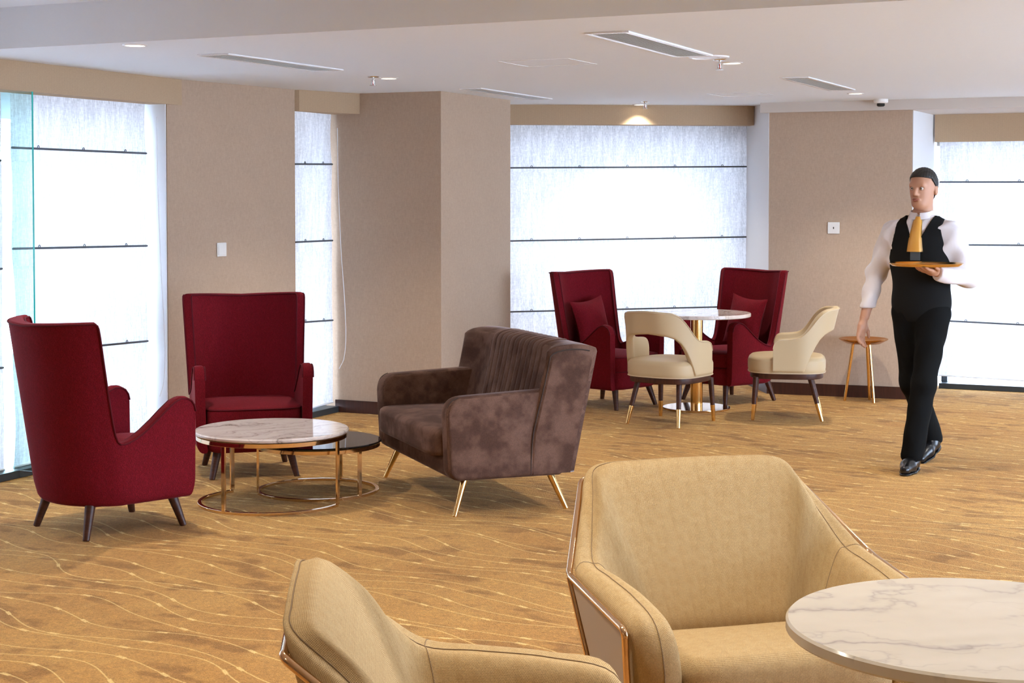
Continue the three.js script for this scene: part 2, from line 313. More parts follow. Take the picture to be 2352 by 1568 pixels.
// pelmets
const hAt = (y, d) => 1.6 + (450 - y) / FOCAL * d;
struct('trim_3', prism([[-3.30, -7.765], [-2.802, -8.943], [-2.13, -10.535], [-2.2, -10.50], W(-6.40, 8.58), W(-6.40, 6.0)], 2.185, CEIL), M.pelmet, 'long beige pelmet above the left blinds');
struct('trim_4', prism([[-1.578, -11.545], [-1.505, -11.55], [-1.115, -11.955], [-1.30, -12.05], [-1.50, -11.75]], 2.2, CEIL), M.pelmet, 'short boxed beige pelmet above the narrow blind');
struct('trim_5', prism([[-0.3, -13.37], [0.6, -13.44], [1.96, -13.58], [2.02, -13.62], [2.02, -13.80], [-0.3, -13.55]], 2.19, CEIL), M.pelmet, 'beige ribbed pelmet above the wide bright blind');
struct('trim_6', prism([W(-2.338, 13.70), W(2.9, 13.70), W(2.9, 13.76), W(-2.338, 13.76)], 2.045, SOFFIT), M.pelmet, 'beige pelmet above the right blind');
struct('trim_7', prism([W(-6.33, 4.3), W(-6.2, 4.3), [-3.30, -7.765], W(-6.40, 6.3)], 2.185, HIGH), M.pelmet, 'beige pelmet running on toward the foreground');
// baseboards
const strip = (pts, t) => { const out = pts.map((p, i) => { const a = pts[Math.max(i - 1, 0)], b = pts[Math.min(i + 1, pts.length - 1)], dx = b[0] - a[0], dz = b[1] - a[1], L = Math.hypot(dx, dz); return [p[0] - dz / L * t, p[1] + dx / L * t]; }); return [...pts, ...out.reverse()]; };
struct('baseboard_column', prism(strip([[-1.305, -12.045], [-0.509, -11.683], [-0.013, -12.79]], 0.016), 0, 0.092), M.base, 'dark brown skirting around the column');
struct('baseboard_far', prism(strip([[2.0, -13.9], [2.075, -13.16], [3.135, -12.77], [3.535, -13.6]], 0.016), 0, 0.096), M.base, 'dark brown skirting along the far wall');

// outside: header above the glass, paving and hedge
struct('wall_outside', merged([prism([W(-6.9, 4.4), W(-6.60, 4.4), W(-6.60, 14.4), W(-6.9, 14.4)], 2.05, 2.5), prism([[-1.2, -13.82], [2.3, -14.13], [2.3, -14.4], [-1.2, -14.1]], 2.05, 2.5), prism([W(-2.6, 14.0), W(3.2, 14.0), W(3.2, 14.3), W(-2.6, 14.3)], 2.02, 2.5)]), M.concrete, 'pale lintels outside above the glass');
single('paved_terrace', prism([[-40, 20], [-40, -50], [40, -50], [40, 20]], -0.3, -0.13), M.paving, 'pale grey paving outside the windows', 'terrace');

// ------------------------------------------------------------------ windows and blinds
function glazing(n, a, b, y1, label, off) {     // frame and pane along the line a -> b
  const w = new THREE.Group(); w.name = 'window_' + n; w.userData = { kind: 'structure', label, category: 'window' };
  const L = Math.hypot(b[0] - a[0], b[1] - a[1]); w.position.set(a[0], 0, a[1]); w.rotation.y = Math.atan2(-(b[1] - a[1]), b[0] - a[0]); scene.add(w);
  part('window_sill', box(0, L, 0, 0.045, -0.05, off, 0.004), M.frame, w);
  part('window_frame', merged([box(0, 0.05, 0.045, y1, -0.04, 0.02), box(L - 0.05, L, 0.045, y1, -0.04, 0.02), box(0.05, L - 0.05, y1 - 0.05, y1, -0.04, 0.02)]), M.frame, w);
  const p = part('window_pane', new THREE.PlaneGeometry(L - 0.1, y1 - 0.1).translate(L / 2, y1 / 2, -0.01), M.pane, w); p.receiveShadow = false;
}
glazing(1, W(-6.52, 4.5), W(-6.52, 7.24), 2.3, 'floor to ceiling glazing at the left edge', 0.20);
glazing(2, W(-6.52, 7.24), W(-6.52, 8.57), 2.3, 'floor to ceiling glazing behind the left blind', 0.20);
glazing(3, W(-6.30, 9.90), W(-6.30, 10.44), 2.3, 'narrow glazing between pier and column', 0.20);
glazing(4, [-0.115, -13.83], [2.0, -14.02], 2.3, 'wide glazing behind the dining chairs', 0.16);
glazing(5, W(-2.30, 13.92), W(2.9, 13.92), 2.2, 'glazing behind the walking waiter', 0.14);

glazing(6, W(3.12, 11.8), W(3.12, 4.6), 2.3, 'unshaded glazing in the side wall outside the photo', 0.1);
function blind(label, a, b, yTop, battens, yBottom, opt = {}) {   // a -> b on plan, seen from the room with the front on +z
  const L = Math.hypot(b[0] - a[0], b[1] - a[1]);
  const o = thing('roman_blind', label, 'blind', [a[0], 0, a[1]], Math.atan2(-(b[1] - a[1]), b[0] - a[0]), 'linen roman blinds');
  const levels = [[yTop, yTop], ...battens, yBottom];
  for (let k = 0; k < levels.length - 1; k++) {
    const [tl, tr] = levels[k], [bl, br] = levels[k + 1], ph = rr(0, 6), am = rr(0.003, 0.007);
    part('panel', sheet(Math.max(12, Math.round(L * 14)), 12, (s, t) => {
      const y = lerp(lerp(tl, tr, s), lerp(bl, br, s), t), e = (s - 0.5) * 2, sag = Math.sin(Math.PI * t);
      const nar = (opt.edge || 0) * sag, x = lerp(nar, L - nar * 0.6, s) + 0.004 * Math.sin(y * 9 + ph) * Math.abs(e);
      const z = am * Math.sin(s * L * 9 + ph + t * 1.5) * sag + 0.012 * sag * (0.4 + 0.6 * Math.sin(s * 5 + ph)) ;
      return [V(x, y, z), x, y];
    }), M.linen, o);
    if (k) {
      part('batten', bar(V(0.004, tl, 0.006), V(L - 0.004, tr, 0.006), 0.0065, 0.0065, 8, 0.001), M.batten, o);
      const n = Math.max(2, Math.round(L / 0.42));
      for (let i = 0; i < n; i++) { const s = (i + 0.55) / (n + 0.1); part('cord_ring', new THREE.TorusGeometry(0.008, 0.0025, 5, 10).translate(s * L, lerp(tl, tr, s) + 0.010, 0.008), M.batten, o); }
    }
  }
  const [bl, br] = yBottom; part('bottom_bar', bar(V(0, bl, 0), V(L, br, 0), 0.007, 0.007, 8, 0.001), M.cord, o);
  return o;
}
blind('leftmost linen blind cut off by the photo edge, left of the glass fin', W(-6.40, 5.95), W(-6.40, 7.205), 2.27, [[1.80, 1.80], [1.19, 1.19], [0.63, 0.63]], [0.05, 0.05]);
blind('linen blind outside the left photo edge beside the leftmost blind', W(-6.40, 4.6), W(-6.40, 5.90), 2.27, [[1.80, 1.80], [1.19, 1.19], [0.63, 0.63]], [0.05, 0.05]);
blind('linen blind behind the glass fin, between the left gap and the beige pier', W(-6.40, 7.29), W(-6.40, 8.54), 2.27, [[1.875, 1.872], [1.30, 1.282], [0.70, 0.672]], [0.05, 0.06], { edge: 0.012 });
blind('narrow linen blind between the beige pier and the column', W(-6.145, 9.90), W(-6.145, 10.428), 2.27, [[1.826, 1.834], [1.273, 1.272], [0.70, 0.682]], [0.06, 0.075], { edge: 0.005 });
blind('widest overexposed linen blind behind the two red chairs', [-0.06, -13.69], [2.01, -13.885], 2.28, [[1.836, 1.850], [1.222, 1.252], [0.625, 0.66]], [0.07, 0.08]);
blind('right linen blind behind the walking waiter', W(-2.312, 13.79), W(-0.62, 13.79), 2.2, [[1.716, 1.71], [1.196, 1.205], [0.566, 0.53]], [0.11, 0.075]);
blind('linen blind outside the right photo edge', W(-0.57, 13.79), W(1.2, 13.79), 2.2, [[1.716, 1.71], [1.196, 1.205], [0.566, 0.53]], [0.11, 0.075]);
blind('farthest right linen blind outside the photo', W(1.25, 13.79), W(2.95, 13.79), 2.2, [[1.716, 1.71], [1.196, 1.205], [0.566, 0.53]], [0.11, 0.075]);
// pull cords
const loopCord = (p, dir, label) => {
  const off = table1([[0, 0], [0.25, 0.006], [0.5, 0.028], [0.68, 0.055], [0.82, 0.068], [0.90, 0.062], [0.96, 0.034], [1, 0.0]]), pts = [];
  for (let i = 0; i <= 44; i++) { const t = i / 44, o = (off(clamp(t - 0.03)) + off(t) + off(clamp(t + 0.03))) / 3; pts.push(V(p[0] + dir[0] * o, lerp(p[2], 0.27, t < 0.94 ? t : 0.94 + (t - 0.94) * 0.5), p[1] + dir[1] * o)); }
  single('pull_cord', pipe(pts, 0.0028, 6), M.cord, label, 'cord', 'blind cords');
};
loopCord([-1.285, -12.005, 2.1], [0.912, 0.41], 'white pull cord bulging beside the narrow blind');
loopCord([-2.245, -10.31, 2.1], [0.41, -0.912], 'white pull cord hanging at the left white jamb');

// glass fin with its green edge
{
  const o = thing('glass_fin', 'upright clear glass fin with green edge before the left blind', 'glass panel', [0, 0, 0], 0);
  const a = W(-6.45, 7.232), b = W(-6.20, 7.232), d = [0.41 * 0.012, -0.912 * 0.012];
  part('glass', prism([a, b, [b[0] + d[0], b[1] + d[1]], [a[0] + d[0], a[1] + d[1]]], 0.046, 2.184), M.fin, o);
  const e = W(-6.198, 7.232); part('polished_edge', prism([[b[0] + 0.0002, b[1] + 0.0001], e, [e[0] + d[0], e[1] + d[1]], [b[0] + d[0] + 0.0002, b[1] + d[1]]], 0.046, 2.184), M.finEdge, o);
}

// ------------------------------------------------------------------ ceiling fittings
function downlight(x, z, y, label, seen, power = LAMP) {
  const o = thing('downlight', label, 'downlight', [x, y, z], 0, 'recessed round downlights');
  part('trim_ring', toCreasedNormals(lathe([[0.047, -0.001], [0.050, -0.006], [0.060, -0.004], [0.064, 0], [0.047, 0.0]], 40), 0.7), M.white, o);
  part('lens', lathe([[0, -0.003], [0.047, -0.003], [0.047, -0.001]], 32), M.lens, o);
  const s = new THREE.SpotLight(LAMP_COLOR, power, 0, 0.95, 0.65, 2); s.position.set(0, -0.03, 0); s.target.position.set(0, -1, 0); s.castShadow = true; s.shadow.radius = 2; o.add(s, s.target);
}
downlight(-1.873, -8.12, CEIL, 'glowing downlight above the left red chair, nearest the photo edge');
downlight(-0.784, -10.39, CEIL, 'glowing downlight beside a sprinkler, left of the column');
downlight(1.239, -9.205, CEIL, 'glowing downlight beyond the round cover and large grille');
downlight(2.509, -11.927, CEIL, 'glowing downlight beside the smoke detector on the right');
downlight(1.05, -13.385, CEIL, 'glowing downlight close to the far pelmet', true, 4);
for (const [u, v, y, where] of [[-2.62, 6.0, HIGH, 'in the raised ceiling between loveseat and lounge chair'], [-0.25, 6.0, HIGH, 'in the raised ceiling nearest the walking waiter'], [-0.25, 9.0, CEIL, 'in the low ceiling right of the waiter'], [-0.25, 11.9, CEIL, 'in the low ceiling before the right blind'], [-2.62, 3.5, HIGH, 'in the raised ceiling left of the cut-off lounge chair'], [-0.25, 3.6, HIGH, 'in the raised ceiling right above the foreground marble table'], [-1.7, 4.1, HIGH, 'in the raised ceiling right above the woven lounge chair'], [-5.0, 3.9, HIGH, 'in the raised ceiling before the leftmost glazing'], [-0.25, 1.4, HIGH, 'in the raised ceiling just behind the camera'], [-2.62, 1.2, HIGH, 'in the raised ceiling left of the camera'], [2.0, 4.8, HIGH, 'in the raised ceiling beside the unshaded side window'], [-5.0, 1.4, HIGH, 'in the raised ceiling beside the plain left wall'], [-2.62, -1.2, HIGH, 'in the raised ceiling near the back wall, on the left'], [-0.25, -1.2, HIGH, 'in the raised ceiling near the back wall, on the right']]) {
  const [x, z] = W(u, v); downlight(x, z, y, 'glowing downlight ' + where);
}
function sprinkler(x, z, label) {
  const o = thing('sprinkler', label, 'sprinkler', [x, CEIL, z], 0, 'ceiling sprinklers');
  part('rose', toCreasedNormals(lathe([[0, -0.005], [0.032, -0.005], [0.038, 0], [0, 0]], 32), 0.6), M.chrome, o);
  part('stem', merged([lathe([[0, -0.045], [0.008, -0.045], [0.008, 0], [0, 0]], 12), box(-0.014, -0.010, -0.05, -0.02, -0.003, 0.003, 0.001), box(0.010, 0.014, -0.05, -0.02, -0.003, 0.003, 0.001)]), M.chrome, o);
  part('bulb', new THREE.CylinderGeometry(0.003, 0.003, 0.03, 8).translate(0.0, -0.04, 0.006), M.ruby, o);
  part('deflector', toCreasedNormals(lathe([[0, -0.056], [0.022, -0.056], [0.022, -0.052], [0, -0.050]], 24), 0.6), M.chrome, o);
}
sprinkler(-0.874, -10.277, 'small sprinkler head beside the downlight left of the column');
sprinkler(1.144, -9.0, 'small sprinkler head between the round cover and a downlight');
sprinkler(1.06, -13.0, 'small sprinkler head above the far pelmet light');
{
  const o = thing('ceiling_speaker', 'flat round white cover on the ceiling beside the large grille', 'speaker', [1.061, CEIL, -8.80]);
  part('rim', toCreasedNormals(lathe([[0.088, -0.004], [0.092, -0.010], [0.106, -0.007], [0.110, 0], [0.088, 0]], 48), 0.6), M.white, o);
  part('cover', disc(0.088, -0.006, 0, 0.002), M.white, o);
}
{
  const o = thing('smoke_detector', 'white smoke detector hanging below the right ceiling edge', 'detector', [2.86, CEIL, -12.66]);
  part('body', toCreasedNormals(lathe([[0, 0], [0.056, 0], [0.056, -0.022], [0.050, -0.030], [0.034, -0.033], [0, -0.033]], 40), 0.6), M.plastic, o);
  part('sensor_cage', toCreasedNormals(lathe([[0.03, -0.033], [0.030, -0.050], [0.022, -0.056], [0, -0.057]], 24), 0.6), M.dark, o);
}
function vent(c, dir, L, wd, label) {   // egg-crate grille flush with the ceiling
  const o = thing('ceiling_vent', label, 'vent', [c[0], CEIL, c[1]], Math.atan2(-dir[1], dir[0]), 'ceiling air grilles');
  const f = 0.028, h = -0.008;
  part('frame', merged([box(-L / 2, L / 2, h, 0, -wd / 2, -wd / 2 + f, 0.002), box(-L / 2, L / 2, h, 0, wd / 2 - f, wd / 2, 0.002), box(-L / 2, -L / 2 + f, h, 0, -wd / 2 + f, wd / 2 - f, 0.002), box(L / 2 - f, L / 2, h, 0, -wd / 2 + f, wd / 2 - f, 0.002)]), M.white, o);
  const bars = [], bx = (x0, x1, z0, z1) => bars.push(new THREE.BoxGeometry(x1 - x0, 0.007, z1 - z0).translate((x0 + x1) / 2, -0.0040, (z0 + z1) / 2));
  const nz = 10, nx = Math.round((L - 2 * f) / 0.016);
  for (let i = 1; i < nz; i++) { const z = -wd / 2 + f + (wd - 2 * f) * i / nz; bx(-L / 2 + f, L / 2 - f, z - 0.0022, z + 0.0022); }
  for (let i = 1; i < nx; i++) { const x = -L / 2 + f + (L - 2 * f) * i / nx; bx(x - 0.0014, x + 0.0014, -wd / 2 + f, wd / 2 - f); }
  const g = part('grille', merged(bars), M.grille, o); g.userData.kind = 'stuff';
  part('duct', new THREE.BoxGeometry(L - 2 * f, 0.0006, wd - 2 * f).translate(0, -0.0003, 0), M.dark, o);
}
vent([-1.333, -9.17], [0.41, -0.912], 1.20, 0.20, 'long ceiling grille nearest the left pelmet');
vent([0.70, -8.09], [0.395, -0.919], 1.36, 0.215, 'largest ceiling grille with a white frame, beside the round cover');
vent([-0.03, -11.97], [0.393, -0.92], 1.34, 0.17, 'farthest ceiling grille beside the column');
vent([2.05, -10.90], [0.415, -0.91], 1.32, 0.19, 'ceiling grille in front of the right downlight');
function hatch(c, s, label) {
  const o = thing('access_panel', label, 'panel', [c[0], CEIL, c[1]], Math.atan2(0.912, 0.41), 'ceiling access panels');
  const e = s / 2, w = 0.004, t = -0.002; part('edge_bead', merged([box(-e, e, t, 0, -e, -e + w, 0.0008), box(-e, e, t, 0, e - w, e, 0.0008), box(-e, -e + w, t, 0, -e, e, 0.0008), box(e - w, e, t, 0, -e, e, 0.0008)]), M.white, o);
}
hatch([0.20, -9.19], 0.43, 'faint square ceiling access panel beside the large grille');
hatch([1.69, -12.05], 0.40, 'faint square ceiling access panel before the far pelmet');

// wall plates
function plate(pos, turn, w, h, label, cat, hole) {
  const o = thing(hole ? 'socket_plate' : 'light_switch', label, cat, pos, turn);
  part('plate', box(-w / 2, w / 2, -h / 2, h / 2, 0, 0.010, 0.003), M.plastic, o);
  if (hole) part('key_slot', box(-0.004, 0.004, -0.008, 0.008, 0.0095, 0.0108, 0.001), M.dark, o);
  else part('rocker', box(-w / 2 + 0.010, w / 2 - 0.010, -h / 2 + 0.010, h / 2 - 0.010, 0.008, 0.0135, 0.002), M.plastic, o);
}
{
  const t = 0.392, x = lerp(-2.203, -1.535, t), z = lerp(-10.414, -11.53, t), n = [1.116, 0.668], L = Math.hypot(...n);
  plate([x + n[0] / L * 0.0005, 1.243, z + n[1] / L * 0.0005], Math.atan2(n[0], n[1]), 0.092, 0.092, 'white light switch on the beige pier', 'switch');
  const t2 = 0.462, n2 = [-0.39, 1.06], L2 = Math.hypot(...n2);
  plate([lerp(2.075, 3.135, t2) + n2[0] / L2 * 0.0005, 1.346, lerp(-13.16, -12.77, t2) + n2[1] / L2 * 0.0005], Math.atan2(n2[0], n2[1]), 0.094, 0.092, 'white square plate with a small slot on the far wall', 'wall plate', true);
}

// ------------------------------------------------------------------ upholstered shells
// an upright wall on a plan line; top(q) and bottom(q) by distance q along it, then bent by warp
// (table1 below is hoisted for the cords above)
function planU(w, zf, zb, rc, bow) {      // half of a U from the arm front to the middle of the back, q = length from the front
  const s1 = zf - (zb + rc), s2 = Math.PI / 2 * rc, s3 = w - rc, half = s1 + s2 + s3;
  const side = (q) => {
    if (q <= s1) return { x: w, z: zf - q, nx: 1, nz: 0 };
    if (q <= s1 + s2) { const a = (q - s1) / rc; return { x: w - rc + rc * Math.cos(a), z: zb + rc - rc * Math.sin(a) - bow * Math.sin(a) * 0.3, nx: Math.cos(a), nz: -Math.sin(a) }; }
    const x = w - rc - (q - s1 - s2), t = 1 - x / Math.max(w - rc, 1e-6); return { x, z: zb - bow * (0.3 + 0.7 * Math.sin(t * Math.PI / 2)), nx: 0, nz: -1 };
  };
  return { half, s1, s2, s3, at: (q) => (q <= half ? side(q) : (({ x, z, nx, nz }) => ({ x: -x, z, nx: -nx, nz }))(side(2 * half - q))) };
}
function table1(pts) { return (x) => { if (x <= pts[0][0]) return pts[0][1]; for (let i = 1; i < pts.length; i++) if (x <= pts[i][0]) { const [a, b] = pts[i - 1], [c, d] = pts[i]; return lerp(b, d, (x - a) / (c - a)); } return pts[pts.length - 1][1]; }; }
function shell(U, stops, top, bot, th, warp, rim = 0.016, foot = 0.012) {
  const qs = [...stops, ...stops.slice(0, -1).reverse().map((q) => 2 * U.half - q)];
  const sym = (q) => (q <= U.half ? q : 2 * U.half - q), rings = [], outer = [], inner = [], low = [], ulen = [], insets = [];
  for (const q of qs) {
    const p = U.at(q), k = sym(q), T = top(k), B = bot(k), t = th(k), r = Math.min(rim, t / 2 - 0.001, (T - B) / 3), f = Math.min(foot, t / 2 - 0.001, (T - B) / 3), sec = [];
    const nUp = 14;
    for (const a of [1, 0.6, 0.25]) sec.push([f * (1 - Math.cos(a * Math.PI / 2)), B + f * (1 - Math.sin(Math.PI / 2 * (1 - a) ) ) - 0 * a]);
    sec.length = 0;
    for (let i = 0; i <= 3; i++) { const a = i / 3 * Math.PI / 2; sec.push([f * (1 - Math.sin(a)), B + f * (1 - Math.cos(a))]); }
    for (let i = 1; i < nUp; i++) sec.push([0, lerp(B + f, T - r, i / nUp)]);
    for (let i = 0; i <= 4; i++) { const a = i / 4 * Math.PI / 2; sec.push([r * (1 - Math.cos(a)), T - r + r * Math.sin(a)]); }
    for (let i = 0; i <= 4; i++) { const a = i / 4 * Math.PI / 2; sec.push([t - r + r * Math.sin(a), T - r + r * Math.cos(a)]); }
    for (let i = 1; i < nUp; i++) sec.push([t, lerp(T - r, B + f, i / nUp)]);
    for (let i = 0; i <= 3; i++) { const a = i / 3 * Math.PI / 2; sec.push([t - f * (1 - Math.cos(a)), B + f * (1 - Math.sin(a))]); }
    const put = (o, y) => warp(p.x - p.nx * o, y, p.z - p.nz * o, k);
    rings.push(sec.map(([o, y]) => put(o, y))); insets.push(sec.map(([o]) => o)); outer.push(put(-0.002, T - r * 0.55)); inner.push(put(t + 0.002, T - r * 0.55)); low.push(put(-0.002, B + f * 0.5)); ulen.push(q);
  }
  const geo = loft(rings, true, true, ulen), gp = geo.attributes.position, gu = geo.attributes.uv, m = rings[0].length + 1;
  for (let i = 0; i < gp.count; i++) gu.setXY(i, i < rings.length * m ? ulen[Math.floor(i / m)] + insets[Math.floor(i / m)][(i % m) % (m - 1)] : gp.getX(i) + gp.getZ(i), gp.getY(i));
  return { geo, outer, inner, low };
}
const cushionProfile = (y0, y1, r) => [[r, y0], [r * 0.3, y0 + r * 0.3], [0, y0 + r], [0, (y0 + y1) / 2], [0, y1 - r], [r * 0.3, y1 - r * 0.3], [r, y1]];

// ---- red high-backed wing chair
const redChair = (() => {
  const o = thing('wing_chair', '', 'armchair', [0, 0, 0], 0, 'red high-backed wing chairs');
  const U = planU(0.325, 0.275, -0.335, 0.305, 0.0);
  const zq = (z) => 0.275 - z;
  const prof = [[0.275, 0.575], [0.268, 0.605], [0.252, 0.628], [0.225, 0.641], [0.195, 0.642], [0.16, 0.628], [0.11, 0.590], [0.05, 0.540], [0, 0.502], [-0.04, 0.474], [-0.065, 0.460], [-0.082, 0.454], [-0.095, 0.456], [-0.105, 0.468], [-0.113, 0.50], [-0.118, 0.56], [-0.123, 0.66], [-0.127, 0.76], [-0.130, 0.86], [-0.133, 0.96], [-0.1355, 1.000], [-0.140, 1.016], [-0.150, 1.023], [-0.20, 1.022]].map(([z, y]) => [zq(z), y]);
  prof.push([U.half, 1.008]);
  const top = table1(prof), stops = prof.map((p) => p[0]);
  const last = stops[stops.length - 2]; stops.pop(); for (let i = 1; i <= 14; i++) stops.push(lerp(last, U.half, i / 14));
  const warp = (x, y, z, q) => {
    const k = clamp((y - 0.15) / 0.87), w = sstep(0.28, 0.40, q);
    const low = clamp((0.15 + 0.10 - y) / 0.10), tuck = 1 - 0.06 * low * low;
    return V(x * tuck * (1 + 0.17 * k * w + 0.05 * k * (1 - w)), y, z * (1 - 0.04 * low * low) - 0.125 * k * w);
  };
  const s = shell(U, stops, top, () => 0.15, (q) => (q < 0.37 ? 0.056 : lerp(0.040, 0.075, sstep(0.40, 0.62, q))), warp, 0.016, 0.03);
  part('shell', s.geo, M.red, o);
  part('piping', merged([pipe(s.outer, 0.0045, 6), pipe(s.inner, 0.0045, 6)]), M.redPipe, o);
  const plan = superell(0.272, 0.29, 5), z0 = 0.015;
  part('seat_base', pad(plan, [[0.03, 0.15], [0.006, 0.165], [0.0, 0.19], [0, 0.278], [0.006, 0.284]], 0, 72, 0, z0), M.red, o);
  part('seat_cushion', pad(plan, [[0.008, 0.284], [-0.006, 0.292], [-0.012, 0.33], [-0.012, 0.385], [-0.006, 0.398], [0.006, 0.403]], 0.022, 72, 0, z0), M.red, o);
  const ring = (ins, y) => { const a = []; for (let i = 4; i <= 60; i++) { const w = Math.PI * i / 64, r = plan(w) - ins; a.push(V(r * Math.cos(w), y, z0 + r * Math.sin(w))); } return a; };
  part('cushion_piping', merged([pipe(ring(-0.010, 0.396), 0.005, 6), pipe(ring(-0.001, 0.285), 0.004, 6)]), M.redPipe, o);
  for (const [sx, sz] of [[-1, 1], [1, 1], [-1, -1], [1, -1]]) part('leg', bar(V(sx * 0.200, 0.17, sz * 0.215), V(sx * 0.240, 0, sz * 0.263), 0.026, 0.016, 16), M.walnut, o);
  return o;
})();
const face = (fx, fz) => Math.atan2(fx, fz);
redChair.position.set(-1.952, 0, -7.856); redChair.rotation.y = face(0.72, -0.69); redChair.userData.label = 'red wing chair seen from behind, at the left edge before the window';
copy(redChair, 'red wing chair facing the camera behind the marble coffee table', [-1.53, 0, -9.45], face(0.262, 0.965));
copy(redChair, 'red wing chair turned right, left of the round marble dining table', [0.746, 0, -12.46], face(0.74, 0.67));
copy(redChair, 'red wing chair turned left, behind the cream side chair on the right', [1.70, 0, -12.74], face(-0.81, 0.587));

// ---- throw pillows on the two far chairs
function pillow(pos, turn, lean, roll, label) {
  const o = thing('throw_pillow', label, 'pillow', pos, turn, 'red throw pillows');
  const H = 0.20, geo = (s) => sheet(24, 24, (a, b) => {
    const u = a * 2 - 1, v = b * 2 - 1, pin = 0.13, x = H * u * (1 - pin * (1 - v * v)), y = H * v * (1 - pin * (1 - u * u));
    const t = 0.075 * Math.pow(Math.max(0, (1 - u * u) * (1 - v * v)), 0.55) + 0.004 * Math.sin(u * 7) * Math.sin(v * 5) * (1 - u * u) * (1 - v * v); return [V(s * x, y, s * t), x, y];
  });
  const m = part('cover', merged([geo(1), geo(-1)]), M.red, o); m.rotation.set(-lean, 0, roll); m.position.y = 0.0;
}
{
  const F = (fx, fz, c, back, up, side = 0) => [c[0] + fx * back + fz * side, up, c[1] + fz * back - fx * side];
  pillow(F(0.74, 0.67, [0.746, -12.46], -0.175, 0.617), face(0.74, 0.67), 0.22, 0.10, 'square red pillow on the far left chair, left of the dining table');
  pillow(F(-0.81, 0.587, [1.70, -12.74], -0.175, 0.617), face(-0.81, 0.587), 0.22, -0.08, 'square red pillow on the far right chair, behind the marble table');
}

